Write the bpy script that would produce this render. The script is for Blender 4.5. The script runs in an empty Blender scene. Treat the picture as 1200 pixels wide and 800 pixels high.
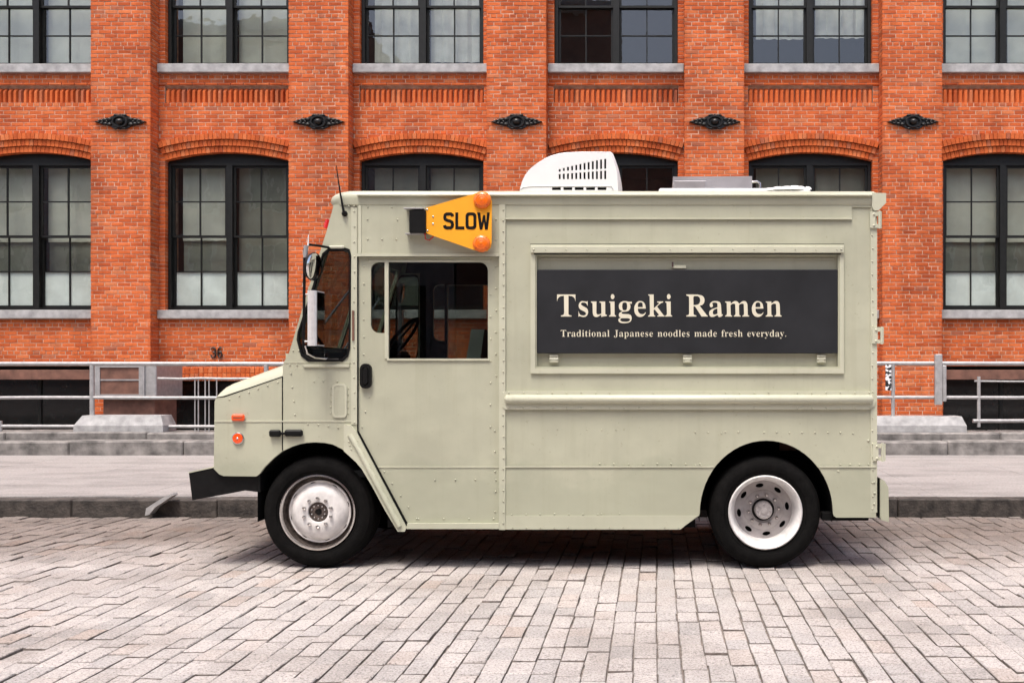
import bpy, bmesh, math, random
from mathutils import Vector, Matrix
from mathutils.geometry import tessellate_polygon

# ------------------------------------------------------------------ camera, light, exposure
F = 1130.0                 # focal length in photo pixels (photo is 1200 wide)
PX, PY = 768.0, 430.0      # principal point: the photo is an off-centre crop of a level view
H = 1.481                   # eye height
sc = bpy.context.scene
C = sc.collection
cam = bpy.data.cameras.new('camera')
cam.sensor_fit = 'HORIZONTAL'
cam.sensor_width = 36.0
cam.lens = F / 1200 * 36
cam.shift_x = 0.5 - PX / 1200
cam.shift_y = (PY - 400) / 1200
cam.clip_end = 2000
camo = bpy.data.objects.new('camera', cam)
C.objects.link(camo)
camo.location = (0, 0, H)
camo.rotation_euler = (math.radians(90), 0, 0)
sc.camera = camo

SUN_EL, SUN_AZ = 69.0, -160.0   # azimuth clockwise from +Y; light comes from behind the camera, left
world = bpy.data.worlds.new('World')
sc.world = world
world.use_nodes = True
wn = world.node_tree
sky = wn.nodes.new('ShaderNodeTexSky')
sky.sky_type = 'NISHITA'
sky.sun_disc = False
sky.sun_elevation = math.radians(SUN_EL)
sky.sun_rotation = math.radians(SUN_AZ)
sky.air_density = 0.9
sky.dust_density = 5.0
sky.ozone_density = 0.5
wn.links.new(sky.outputs[0], wn.nodes['Background'].inputs[0])
wn.nodes['Background'].inputs[1].default_value = 0.15
sun = bpy.data.lights.new('sun', 'SUN')
sun.energy = 1.5
sun.angle = math.radians(16)
sun.color = (1.0, 0.965, 0.92)
suno = bpy.data.objects.new('sun', sun)
C.objects.link(suno)
a, e = math.radians(SUN_AZ), math.radians(SUN_EL)
sdir = Vector((math.sin(a) * math.cos(e), math.cos(a) * math.cos(e), math.sin(e)))
suno.rotation_euler = sdir.to_track_quat('Z', 'Y').to_euler()
suno.location = sdir * 40
vs = sc.view_settings
vs.view_transform = 'Standard'
vs.look = 'None'
vs.gamma = 1
vs.use_curve_mapping = False
vs.exposure = 1.0

R = random.Random(7)

# ------------------------------------------------------------------ materials
def nodes_of(name):
    m = bpy.data.materials.new(name)
    m.use_nodes = True
    t = m.node_tree
    return m, t, t.nodes['Principled BSDF']

def N(t, kind, **kw):
    n = t.nodes.new(kind)
    for k, v in kw.items():
        if k in n.inputs: n.inputs[k].default_value = v
        else: setattr(n, k, v)
    return n

def ramp(t, stops):
    n = t.nodes.new('ShaderNodeValToRGB')
    el = n.color_ramp.elements
    while len(el) < len(stops): el.new(0.5)
    for i, (p, c) in enumerate(stops):
        el[i].position = p
        el[i].color = (c[0], c[1], c[2], 1)
    return n

def pos(t):
    return t.nodes.new('ShaderNodeNewGeometry').outputs['Position']

def noise(t, scale, detail=3, rough=.55, vec=None):
    n = N(t, 'ShaderNodeTexNoise')
    n.inputs['Scale'].default_value = scale
    n.inputs['Detail'].default_value = detail
    n.inputs['Roughness'].default_value = rough
    t.links.new(vec if vec is not None else pos(t), n.inputs['Vector'])
    return n.outputs['Fac']

def mix(t, fac, a, b, mode='MIX'):
    n = t.nodes.new('ShaderNodeMix')
    n.data_type = 'RGBA'
    n.blend_type = mode
    for s, v in ((0, fac), (6, a), (7, b)):
        if hasattr(v, 'is_linked') or hasattr(v, 'links'): t.links.new(v, n.inputs[s])
        elif s == 0: n.inputs[s].default_value = v
        else: n.inputs[s].default_value = (v[0], v[1], v[2], 1)
    return n.outputs[2]

def bump(t, p, h, strength, dist=.01):
    b = N(t, 'ShaderNodeBump')
    b.inputs['Strength'].default_value = strength
    b.inputs['Distance'].default_value = dist
    t.links.new(h, b.inputs['Height'])
    t.links.new(b.outputs[0], p.inputs['Normal'])

def simple(name, col, rough=.5, metal=0, var=.12, vscale=6, bmp=0, bscale=60, coat=0, spec=.5):
    m, t, p = nodes_of(name)
    r = ramp(t, [(.3, [c * (1 - var) for c in col]), (.7, [min(1, c * (1 + var)) for c in col])])
    t.links.new(noise(t, vscale, 5), r.inputs[0])
    t.links.new(r.outputs[0], p.inputs['Base Color'])
    p.inputs['Roughness'].default_value = rough
    p.inputs['Metallic'].default_value = metal
    p.inputs['Coat Weight'].default_value = coat
    p.inputs['Specular IOR Level'].default_value = spec
    if bmp: bump(t, p, noise(t, bscale, 4), bmp)
    return m

def brick_mat(name, src):
    """src: 'attr' = per-face tint attribute, 'obj' = per-object random."""
    m, t, p = nodes_of(name)
    if src == 'attr':
        a = t.nodes.new('ShaderNodeAttribute'); a.attribute_name = 'tint'; fac = a.outputs['Fac']
    else:
        fac = t.nodes.new('ShaderNodeObjectInfo').outputs['Random']
    r = ramp(t, [(0, (.46, .090, .024)), (.2, (.55, .114, .029)), (.5, (.61, .134, .034)), (.8, (.65, .153, .042)),
                 (.93, (.63, .19, .07)), (1, (.40, .12, .06))])
    t.links.new(fac, r.inputs[0])
    g = ramp(t, [(.30, (.74, .70, .70)), (.48, (.97, .97, .97)), (.8, (1.1, 1.12, 1.12))])
    t.links.new(noise(t, 46, 5, .65), g.inputs[0])
    c1 = mix(t, 1.0, r.outputs[0], g.outputs[0], 'MULTIPLY')
    w = ramp(t, [(.36, (.60, .52, .50)), (.5, (1, 1, 1))])      # soot and weather patches
    t.links.new(noise(t, .75, 6, .62), w.inputs[0])
    c2 = mix(t, .55, c1, w.outputs[0], 'MULTIPLY')
    lf = ramp(t, [(.6, (0, 0, 0)), (.78, (.5, .5, .5))])        # lime bloom, smeared mortar
    t.links.new(noise(t, 5.5, 8, .72), lf.inputs[0])
    c3 = mix(t, lf.outputs[0], c2, (.62, .42, .32))
    mp = N(t, 'ShaderNodeMapping'); mp.inputs['Scale'].default_value = (3.2, 3.2, .28)     # rain-washed soot
    t.links.new(pos(t), mp.inputs[0])
    sk = ramp(t, [(.36, (.58, .52, .50)), (.52, (1, 1, 1))]); t.links.new(noise(t, 1.0, 6, .65, mp.outputs[0]), sk.inputs[0])
    c3 = mix(t, .5, c3, sk.outputs[0], 'MULTIPLY')
    t.links.new(c3, p.inputs['Base Color'])
    p.inputs['Roughness'].default_value = .88
    p.inputs['Specular IOR Level'].default_value = .25
    bump(t, p, noise(t, 120, 5, .7), .5, .004)
    return m

def glass(name, tint, ior=1.6, rough=.0, wav=0):
    m = bpy.data.materials.new(name); m.use_nodes = True
    t = m.node_tree
    t.nodes.remove(t.nodes['Principled BSDF'])
    out = t.nodes['Material Output']
    tr = N(t, 'ShaderNodeBsdfTransparent'); tr.inputs[0].default_value = (*tint, 1)
    gl = N(t, 'ShaderNodeBsdfGlossy'); gl.inputs['Roughness'].default_value = rough
    fr = N(t, 'ShaderNodeFresnel'); fr.inputs[0].default_value = ior
    mx = t.nodes.new('ShaderNodeMixShader')
    if wav:
        b = N(t, 'ShaderNodeBump'); b.inputs['Strength'].default_value = wav; b.inputs['Distance'].default_value = .02
        t.links.new(noise(t, 2.2, 2), b.inputs['Height'])
        t.links.new(b.outputs[0], gl.inputs['Normal'])
    geo = t.nodes.new('ShaderNodeNewGeometry')      # a pane mirrors once, on the face turned outward
    inv = N(t, 'ShaderNodeMath', operation='SUBTRACT'); inv.inputs[0].default_value = 1.0
    t.links.new(geo.outputs['Backfacing'], inv.inputs[1])
    mul = N(t, 'ShaderNodeMath', operation='MULTIPLY')
    t.links.new(fr.outputs[0], mul.inputs[0]); t.links.new(inv.outputs[0], mul.inputs[1])
    t.links.new(mul.outputs[0], mx.inputs[0]); t.links.new(tr.outputs[0], mx.inputs[1]); t.links.new(gl.outputs[0], mx.inputs[2])
    t.links.new(mx.outputs[0], out.inputs[0])
    return m

def granite(name, src):
    m, t, p = nodes_of(name)
    if src == 'attr':
        a = t.nodes.new('ShaderNodeAttribute'); a.attribute_name = 'tint'; fac = a.outputs['Fac']
    else:
        fac = t.nodes.new('ShaderNodeObjectInfo').outputs['Random']
    r = ramp(t, [(0, (.38, .362, .35)), (.3, (.425, .40, .383)), (.6, (.45, .42, .40)), (.93, (.47, .44, .42)), (1, (.42, .365, .33))])
    t.links.new(fac, r.inputs[0])
    s = ramp(t, [(.36, (.22, .21, .21)), (.46, (.86, .83, .81)), (.56, (1, 1, 1)), (.64, (1.3, 1.2, 1.14))])
    t.links.new(noise(t, 75, 4, .85), s.inputs[0])
    c1 = mix(t, .95, r.outputs[0], s.outputs[0], 'MULTIPLY')
    d = ramp(t, [(.36, (.66, .64, .62)), (.56, (1, 1, 1))])
    t.links.new(noise(t, 1.1, 5, .6), d.inputs[0])
    c2 = mix(t, .75, c1, d.outputs[0], 'MULTIPLY')
    # grime: the metre along the gutter is dirtier
    sep = t.nodes.new('ShaderNodeSeparateXYZ'); t.links.new(pos(t), sep.inputs[0])
    add = N(t, 'ShaderNodeMath', operation='MULTIPLY_ADD'); add.inputs[1].default_value = 1.6; 
    t.links.new(noise(t, 1.7, 5), add.inputs[0]); t.links.new(sep.outputs[1], add.inputs[2])
    gr = ramp(t, [(0, (1, 1, 1)), (1, (.50, .46, .43))])
    mr = N(t, 'ShaderNodeMapRange'); mr.inputs['From Min'].default_value = 7.9; mr.inputs['From Max'].default_value = 9.2
    t.links.new(add.outputs[0], mr.inputs[0]); t.links.new(mr.outputs[0], gr.inputs[0])
    c3 = mix(t, 1.0, c2, gr.outputs[0], 'MULTIPLY')
    t.links.new(c3, p.inputs['Base Color'])
    p.inputs['Roughness'].default_value = .75
    p.inputs['Specular IOR Level'].default_value = .35
    bump(t, p, noise(t, 90, 5, .75), .75, .006)
    return m

def paint(name, col, dirt=.12, rough=.30):
    m, t, p = nodes_of(name)
    r = ramp(t, [(.34, [c * (1 - dirt) for c in col]), (.58, col), (.8, [min(1, c * 1.04) for c in col])])
    t.links.new(noise(t, 1.4, 7, .62), r.inputs[0])
    mp = N(t, 'ShaderNodeMapping'); mp.inputs['Scale'].default_value = (14, 14, .9)
    t.links.new(pos(t), mp.inputs[0])
    st = ramp(t, [(.34, (.80, .78, .72)), (.47, (1, 1, 1))])
    t.links.new(noise(t, 1.0, 5, .6, mp.outputs[0]), st.inputs[0])
    c = mix(t, .22, r.outputs[0], st.outputs[0], 'MULTIPLY')
    sp = ramp(t, [(.26, (.55, .48, .38)), (.30, (1, 1, 1))])
    t.links.new(noise(t, 42, 2, .5), sp.inputs[0])
    c = mix(t, .28, c, sp.outputs[0], 'MULTIPLY')
    # road film thrown up on the lowest half metre
    sep = t.nodes.new('ShaderNodeSeparateXYZ'); t.links.new(pos(t), sep.inputs[0])
    ad = N(t, 'ShaderNodeMath', operation='MULTIPLY_ADD'); ad.inputs[1].default_value = .8
    t.links.new(noise(t, 2.2, 6, .65), ad.inputs[0]); t.links.new(sep.outputs[2], ad.inputs[2])
    mr = N(t, 'ShaderNodeMapRange'); mr.inputs['From Min'].default_value = 1.22; mr.inputs['From Max'].default_value = 1.05
    t.links.new(ad.outputs[0], mr.inputs[0])
    ml = N(t, 'ShaderNodeMath', operation='MULTIPLY'); ml.inputs[1].default_value = .55
    t.links.new(mr.outputs[0], ml.inputs[0])
    c = mix(t, ml.outputs[0], c, [v * .74 for v in (col[0] * .97, col[1], col[2] * .98)])
    t.links.new(c, p.inputs['Base Color'])
    rr = N(t, 'ShaderNodeMapRange'); rr.inputs['To Min'].default_value = rough - .08; rr.inputs['To Max'].default_value = rough + .2
    t.links.new(noise(t, 3, 5), rr.inputs[0]); t.links.new(rr.outputs[0], p.inputs['Roughness'])
    bump(t, p, noise(t, 1.9, 3, .5), .42, .05)
    return m

M = {}
M['brick'] = brick_mat('brick_joined', 'attr')
M['brick1'] = brick_mat('brick_single', 'obj')
M['mortar'] = simple('mortar', (.56, .37, .27), .95, var=.30, vscale=9, bmp=.5)
M['stone_sill'] = simple('stone_sill', (.36, .355, .35), .8, var=.28, vscale=7, bmp=.4)
M['frame'] = simple('window_frame_paint', (.007, .0075, .0065), .5, var=.4, vscale=12, spec=.3)
M['iron'] = simple('black_iron', (.010, .010, .009), .36, var=.4, vscale=40, bmp=.3, spec=.4)
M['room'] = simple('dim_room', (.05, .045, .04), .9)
M['pane'] = glass('window_glass', (.88, .90, .88), 2.05, .01, .10)
M['blind'] = simple('roller_blind', (.58, .585, .53), .9, var=.22, vscale=1.3)
M['blind_grey'] = simple('grey_blind', (.26, .265, .23), .9, var=.3, vscale=1.1)
M['curtain'] = simple('pale_curtain', (.60, .60, .56), .9, var=.2, vscale=3)
M['frost'] = simple('frosted_film', (.84, .88, .88), .55, var=.14, vscale=2.6)
M['sett'] = granite('granite_joined', 'attr')
M['sett1'] = granite('granite_single', 'obj')
M['joint'] = simple('joint_grit', (.19, .16, .14), .95, var=.5, vscale=30, bmp=.8, bscale=150)
M['kerb'] = simple('kerb_stone', (.05, .042, .036), .8, var=.7, vscale=9, bmp=.9, bscale=40)
def concrete(name, col):
    m, t, p = nodes_of(name)
    r = ramp(t, [(.3, [c * .62 for c in col]), (.5, col), (.72, [c * 1.16 for c in col])])
    mp = N(t, 'ShaderNodeMapping'); mp.inputs['Scale'].default_value = (.55, 1.6, 1)
    t.links.new(pos(t), mp.inputs[0])
    t.links.new(noise(t, 1.5, 9, .68, mp.outputs[0]), r.inputs[0])
    v = N(t, 'ShaderNodeTexVoronoi'); v.inputs['Scale'].default_value = 2.6
    t.links.new(pos(t), v.inputs['Vector'])
    g = ramp(t, [(.035, (.35, .33, .32)), (.06, (1, 1, 1))]); t.links.new(v.outputs['Distance'], g.inputs[0])   # trodden gum
    c = mix(t, .8, r.outputs[0], g.outputs[0], 'MULTIPLY')
    f = ramp(t, [(.35, (.78, .77, .76)), (.6, (1.06, 1.06, 1.06))]); t.links.new(noise(t, 38, 4, .7), f.inputs[0])
    c = mix(t, 1, c, f.outputs[0], 'MULTIPLY')
    t.links.new(c, p.inputs['Base Color'])
    p.inputs['Roughness'].default_value = .85
    bump(t, p, noise(t, 80, 5, .7), .4)
    return m
M['walk'] = concrete('sidewalk_concrete', (.29, .272, .26))
M['ledge'] = simple('weathered_stone', (.185, .172, .16), .85, var=.6, vscale=4.5, bmp=1.0, bscale=16)
M['galv'] = simple('galvanised_pipe', (.42, .415, .41), .45, .4, var=.16, vscale=14)
M['paint'] = paint('sage_paint', (.458, .462, .348))
M['trim'] = paint('sage_trim', (.525, .527, .405), .06)
M['black'] = simple('black_rubber', (.005, .005, .005), .5, var=.3, vscale=20, spec=.2)
M['tyre'] = simple('tyre_rubber', (.0045, .0042, .004), .85, var=.4, vscale=18, bmp=.4, bscale=60, spec=.12)
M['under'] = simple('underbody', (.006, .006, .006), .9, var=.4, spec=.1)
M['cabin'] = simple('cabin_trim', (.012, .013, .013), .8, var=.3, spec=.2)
M['sign'] = simple('chalk_black', (.019, .020, .0225), .65, var=.22, vscale=3.5, spec=.2)
M['cream'] = simple('cream_letters', (.68, .64, .50), .6, var=.05)
M['white'] = simple('white_plastic', (.80, .80, .79), .42, var=.03)
M['wheel_white'] = simple('white_wheel_paint', (.66, .64, .62), .40, var=.22, vscale=11)
M['wheel_grey'] = simple('dusty_wheel_paint', (.37, .345, .34), .5, var=.2, vscale=12)
M['chrome'] = simple('chrome', (.62, .60, .58), .22, 1.0, var=.12, vscale=20)
M['rust'] = simple('rusty_rim', (.10, .08, .07), .5, .5, var=.6, vscale=30)
M['steel'] = simple('stainless', (.62, .60, .60), .34, .85, var=.14, vscale=5)
M['yellow'] = simple('amber_board', (.88, .37, .012), .5, var=.05)
M['amber'] = simple('amber_lens', (.86, .17, .006), .32, var=.1, vscale=30, coat=.15)
M['orange'] = simple('orange_reflector', (.88, .09, .012), .2, var=.08, coat=.5)
M['red'] = simple('red_lens', (.55, .02, .02), .2)
M['cabglass'] = glass('cab_glass', (.60, .63, .61), 1.5)
M['facing'] = simple('old_brown_brick', (.24, .13, .095), .9, var=.3, vscale=1.5)
M['bright'] = simple('bright_mirror_shell', (.78, .77, .76), .3, .35, var=.08, vscale=30)
M['mirror'] = simple('mirror_glass', (.8, .8, .8), .03, 1.0, var=.01)
M['seat'] = simple('grey_vinyl', (.48, .54, .50), .5)
M['brown'] = simple('brown_panel', (.17, .08, .055), .7, var=.35)
M['dark_glass'] = simple('dark_glazing', (.012, .013, .013), .12, var=.3)

# ------------------------------------------------------------------ mesh helpers
class MB:
    def __init__(s):
        s.v = []; s.f = []; s.t = []
    def quadset(s, vs_, fs, tint=None):
        b = len(s.v); s.v.extend(vs_)
        for f in fs:
            s.f.append(tuple(b + i for i in f))
            if tint is not None: s.t.append(tint)
        return s
    def box(s, x0, x1, y0, y1, z0, z1):
        return s.quadset([(x0, y0, z0), (x1, y0, z0), (x1, y1, z0), (x0, y1, z0), (x0, y0, z1), (x1, y0, z1), (x1, y1, z1), (x0, y1, z1)],
                         [(0, 3, 2, 1), (4, 5, 6, 7), (0, 1, 5, 4), (1, 2, 6, 5), (2, 3, 7, 6), (3, 0, 4, 7)])
    def cbox(s, x0, x1, y0, y1, z0, z1, c=.004):
        """box with chamfered edges"""
        v = []; idx = {}
        X = (x0, x1); Y = (y0, y1); Z = (z0, z1)
        for i in (0, 1):
            for j in (0, 1):
                for k in (0, 1):
                    sx, sy, sz = (1 - 2 * i) * c, (1 - 2 * j) * c, (1 - 2 * k) * c
                    for ax in range(3):
                        p = [X[i] + sx, Y[j] + sy, Z[k] + sz]
                        p[ax] = (X[i], Y[j], Z[k])[ax]
                        idx[(i, j, k, ax)] = len(v); v.append(tuple(p))
        f = []
        for ax in range(3):
            o = [q for q in range(3) if q != ax]
            for sgn in (0, 1):
                q = []
                for a_, b_ in ((0, 0), (1, 0), (1, 1), (0, 1)):
                    t = [0, 0, 0]; t[ax] = sgn; t[o[0]] = a_; t[o[1]] = b_
                    q.append(idx[(*t, ax)])
                f.append(tuple(q))
        for ax in range(3):
            o = [q for q in range(3) if q != ax]
            for a_ in (0, 1):
                for b_ in (0, 1):
                    q = []
                    for sgn, first in ((0, o[0]), (0, o[1]), (1, o[1]), (1, o[0])):
                        t = [0, 0, 0]; t[ax] = sgn; t[o[0]] = a_; t[o[1]] = b_
                        q.append(idx[(*t, first)])
                    f.append(tuple(q))
        for i in (0, 1):
            for j in (0, 1):
                for k in (0, 1):
                    f.append(tuple(idx[(i, j, k, ax)] for ax in range(3)))
        return s.quadset(v, f)
    def brick(s, u0, u1, v0, v1, w0, w1, mp, tint, c=.004, jit=.0015):
        """block whose face at w0 shows; mp maps (u, v, w) to world"""
        j = lambda: R.uniform(-jit, jit)
        ju0, ju1, jv0, jv1, jw = u0 + j(), u1 + j(), v0 + j(), v1 + j(), w0 + j() * 1.6
        tl = [j() * 1.2 for _ in range(4)]
        vv = [(ju0 + c, jv0 + c, jw + tl[0]), (ju1 - c, jv0 + c, jw + tl[1]), (ju1 - c, jv1 - c, jw + tl[2]), (ju0 + c, jv1 - c, jw + tl[3]),
              (ju0, jv0, jw + c), (ju1, jv0, jw + c), (ju1, jv1, jw + c), (ju0, jv1, jw + c),
              (ju0, jv0, w1), (ju1, jv0, w1), (ju1, jv1, w1), (ju0, jv1, w1)]
        return s.quadset([mp(*q) for q in vv], [(0, 1, 2, 3), (4, 5, 1, 0), (5, 6, 2, 1), (6, 7, 3, 2), (7, 4, 0, 3),
                         (8, 9, 5, 4), (9, 10, 6, 5), (10, 11, 7, 6), (11, 8, 4, 7)], tint)
    def prism(s, outer, holes, y0, y1, mp=None):
        """2-D outline with holes, extruded from y0 to y1; mp maps (u, v, w)"""
        mp = mp or (lambda u, v, w: (u, w, v))
        loops = [outer] + list(holes)
        tris = tessellate_polygon([[Vector((p[0], p[1], 0)) for p in l] for l in loops])
        flat = [p for l in loops for p in l]
        n = len(flat)
        vv = [mp(p[0], p[1], y0) for p in flat] + [mp(p[0], p[1], y1) for p in flat]
        ff = [tuple(t) for t in tris] + [tuple(i + n for i in reversed(t)) for t in tris]
        b = 0
        for l in loops:
            m_ = len(l)
            for i in range(m_):
                a_, c_ = b + i, b + (i + 1) % m_
                ff.append((a_, c_, c_ + n, a_ + n))
            b += m_
        return s.quadset(vv, ff)
    def tube(s, pts, r, n=8, cap=True):
        pts = [Vector(p) for p in pts]
        rs = r if isinstance(r, (list, tuple)) else [r] * len(pts)
        ring = []; up = None
        for i, p in enumerate(pts):
            d = (pts[min(i + 1, len(pts) - 1)] - pts[max(i - 1, 0)]).normalized()
            if up is None:
                up = Vector((0, 0, 1)) if abs(d.z) < .9 else Vector((0, 1, 0))
            x = d.cross(up).normalized(); y = x.cross(d).normalized(); up = y
            ring.append([tuple(p + (x * math.cos(2 * math.pi * k / n) + y * math.sin(2 * math.pi * k / n)) * rs[i]) for k in range(n)])
        vv = [q for g in ring for q in g]; ff = []
        for i in range(len(pts) - 1):
            for k in range(n):
                ff.append((i * n + k, i * n + (k + 1) % n, (i + 1) * n + (k + 1) % n, (i + 1) * n + k))
        if cap:
            ff.append(tuple(range(n))[::-1]); ff.append(tuple((len(pts) - 1) * n + k for k in range(n)))
        return s.quadset(vv, ff)
    def lathe(s, prof, c, axis='Y', n=32, close=False):
        """profile of (radius, along) pairs spun about an axis through c"""
        vv = []
        for r, d in prof:
            for k in range(n):
                ca, sa = math.cos(2 * math.pi * k / n) * r, math.sin(2 * math.pi * k / n) * r
                o = {'Y': (ca, d, sa), 'Z': (ca, sa, d), 'X': (d, ca, sa)}[axis]
                vv.append((c[0] + o[0], c[1] + o[1], c[2] + o[2]))
        ff = []
        for i in range(len(prof) - 1):
            for k in range(n):
                ff.append((i * n + k, i * n + (k + 1) % n, (i + 1) * n + (k + 1) % n, (i + 1) * n + k))
        return s.quadset(vv, ff)
    def dome(s, c, r, h, nrm=(0, -1, 0), n=8, rings=2):
        nrm = Vector(nrm); x = nrm.orthogonal().normalized(); y = nrm.cross(x)
        c = Vector(c); vv = []; ff = []
        for i in range(rings):
            a_ = math.pi / 2 * i / rings
            for k in range(n):
                b = 2 * math.pi * k / n
                vv.append(tuple(c + (x * math.cos(b) + y * math.sin(b)) * r * math.cos(a_) + nrm * h * math.sin(a_)))
        vv.append(tuple(c + nrm * h))
        for i in range(rings - 1):
            for k in range(n):
                ff.append((i * n + k, i * n + (k + 1) % n, (i + 1) * n + (k + 1) % n, (i + 1) * n + k))
        for k in range(n):
            ff.append(((rings - 1) * n + k, (rings - 1) * n + (k + 1) % n, rings * n))
        return s.quadset(vv, ff)
    def mesh(s, name, mat, smooth=False, mat2=None):
        me = bpy.data.meshes.new(name)
        me.from_pydata(s.v, [], s.f)
        if s.t and len(s.t) == len(s.f):
            at = me.attributes.new('tint', 'FLOAT', 'FACE')
            at.data.foreach_set('value', s.t)
        else:
            bm = bmesh.new(); bm.from_mesh(me)
            bmesh.ops.recalc_face_normals(bm, faces=bm.faces)
            bm.to_mesh(me); bm.free()
        me.materials.append(mat)
        if mat2 is not None:      # second material on every face but the first of each nine (block sides)
            me.materials.append(mat2)
            for i, p in enumerate(me.polygons): p.material_index = 1 if i % 9 > 4 else 0
        if smooth:
            me.shade_smooth()
            me.set_sharp_from_angle(angle=math.radians(smooth if smooth > 1 else 40))
        me.update()
        return me
    def build(s, name, mat, parent=None, smooth=False, mat2=None):
        return link(name, s.mesh(name, mat, smooth, mat2), parent)

def link(name, data, parent=None, loc=None):
    o = bpy.data.objects.new(name, data)
    C.objects.link(o)
    if loc is not None: o.location = loc
    if parent is not None:
        o.parent = parent
        w = parent['_w'] if '_w' in parent else (0, 0, 0)
        o.matrix_parent_inverse = Matrix.Translation((-w[0], -w[1], -w[2]))
    return o

def empty(name, loc):
    o = bpy.data.objects.new(name, None)
    C.objects.link(o)
    o.location = loc
    o.empty_display_size = .2
    o['_w'] = list(loc)
    return o

def tag(o, label, cat, group=None):
    o['label'] = label; o['category'] = cat
    if group: o['group'] = group
    return o

def struct(o, label=None, kind='structure'):
    o['kind'] = kind
    if label: o['label'] = label
    return o

def rrect(x0, x1, y0, y1, r, n=4, which=(1, 1, 1, 1)):
    """rounded rectangle; corner order: x0y0, x1y0, x1y1, x0y1"""
    out = []
    for (cx, cy, a0), w in zip(((x0, y0, 180), (x1, y0, 270), (x1, y1, 0), (x0, y1, 90)), which):
        if not w or r == 0: out.append((cx, cy)); continue
        ox = cx + (r if cx == x0 else -r); oy = cy + (r if cy == y0 else -r)
        for i in range(n + 1):
            a_ = math.radians(a0 + 90 * i / n)
            out.append((ox + r * math.cos(a_), oy + r * math.sin(a_)))
    return out

def ribbon(pts, w, closed=False):
    """outline of a constant-width stroke with mitred corners (open path)"""
    L = []; Rr = []
    n = len(pts)
    for i, p in enumerate(pts):
        def nr(a_, b_):
            d = Vector((b_[0] - a_[0], b_[1] - a_[1])).normalized(); return Vector((-d.y, d.x))
        if i == 0: m_ = nr(pts[0], pts[1])
        elif i == n - 1: m_ = nr(pts[-2], pts[-1])
        else:
            n1, n2 = nr(pts[i - 1], p), nr(p, pts[i + 1]); m_ = (n1 + n2).normalized(); m_ = m_ / max(.45, m_.dot(n1))
        L.append((p[0] + m_.x * w / 2, p[1] + m_.y * w / 2)); Rr.append((p[0] - m_.x * w / 2, p[1] - m_.y * w / 2))
    return L + Rr[::-1]

def in_frame(x, y, z, pad=0):
    if y < .3: return False
    u = PX + x * F / y; v = PY - (z - H) * F / y
    return -pad <= u <= 1200 + pad and -pad <= v <= 800 + pad

# ------------------------------------------------------------------ ground: road of granite setts, kerb, sidewalk, ledge
KERB_Y = 9.55
WALK_Z = .18
LEDGE_Y = 14.25
road = MB().quadset([(-150, -150, -.016), (150, -150, -.016), (150, KERB_Y + .05, -.016), (-150, KERB_Y + .05, -.016)], [(0, 1, 2, 3)]).build('road', M['joint'])
struct(road, 'street paved with pinkish grey granite setts in front of truck')

setts = []
CW = .124
flat = lambda u, v, w: (u, v, -w)      # u = X, v = Y, w = depth below the top
nx = int(26 / CW)
for i in range(nx):
    x0 = -14 + i * CW
    y = -2.0 + R.uniform(0, .3)
    while y < KERB_Y - .02:
        l = R.uniform(.17, .27)
        wob = .006 * math.sin(y * 1.3 + i * .31)
        y1 = min(y + l, KERB_Y - .012)
        if y1 - y > .08:
            setts.append((x0 + R.uniform(.001, .006) + wob, x0 + CW - R.uniform(.002, .007) + wob, y + .005, y1 - R.uniform(.004, .010), R.uniform(-.003, .003)))
        y = y1 + .001
vis = sorted((s for s in setts if s[3] - s[2] > .2 and in_frame((s[0] + s[1]) / 2, s[2] + .05, 0) and s[2] > 4.2), key=lambda s: s[2])
single = set(vis[:300])
protos = []
for k in range(8):
    mb = MB(); mb.brick(-.5, .5, -.5, .5, 0, .028, lambda u, v, w: (u, v, -w), None, c=0, jit=0)
    # unit block, chamfered in its own proportions so that scaling to .12 x .29 keeps an even edge
    j = lambda a_: R.uniform(-a_, a_)
    cx, cy = .055, .026
    vv = [(-.5 + cx, -.5 + cy, j(.003)), (.5 - cx, -.5 + cy, j(.003)), (.5 - cx, .5 - cy, j(.003)), (-.5 + cx, .5 - cy, j(.003)),
          (-.5 + j(.03), -.5 + j(.012), -.004), (.5 + j(.03), -.5 + j(.012), -.004), (.5 + j(.03), .5 + j(.012), -.004), (-.5 + j(.03), .5 + j(.012), -.004),
          (-.5, -.5, -.04), (.5, -.5, -.04), (.5, .5, -.04), (-.5, .5, -.04)]
    m2 = MB().quadset(vv, mb.f)
    protos.append(m2.mesh('sett', M['sett1'], False, M['joint']))
for s in setts:
    if s in single:
        o = link('sett', R.choice(protos), road, ((s[0] + s[1]) / 2, (s[2] + s[3]) / 2, s[4]))
        o.scale = (s[1] - s[0], s[3] - s[2], 1)
        o.rotation_euler = (R.uniform(-.008, .008), R.uniform(-.02, .02), R.uniform(-.006, .006))
mb = MB()
for s in setts:
    if s not in single:
        mb.brick(s[0], s[1], s[2], s[3], -s[4], .04, flat, R.random(), c=.004, jit=.003)
struct(mb.build('setts', M['sett'], road, False, M['joint']), kind='stuff')

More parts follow.
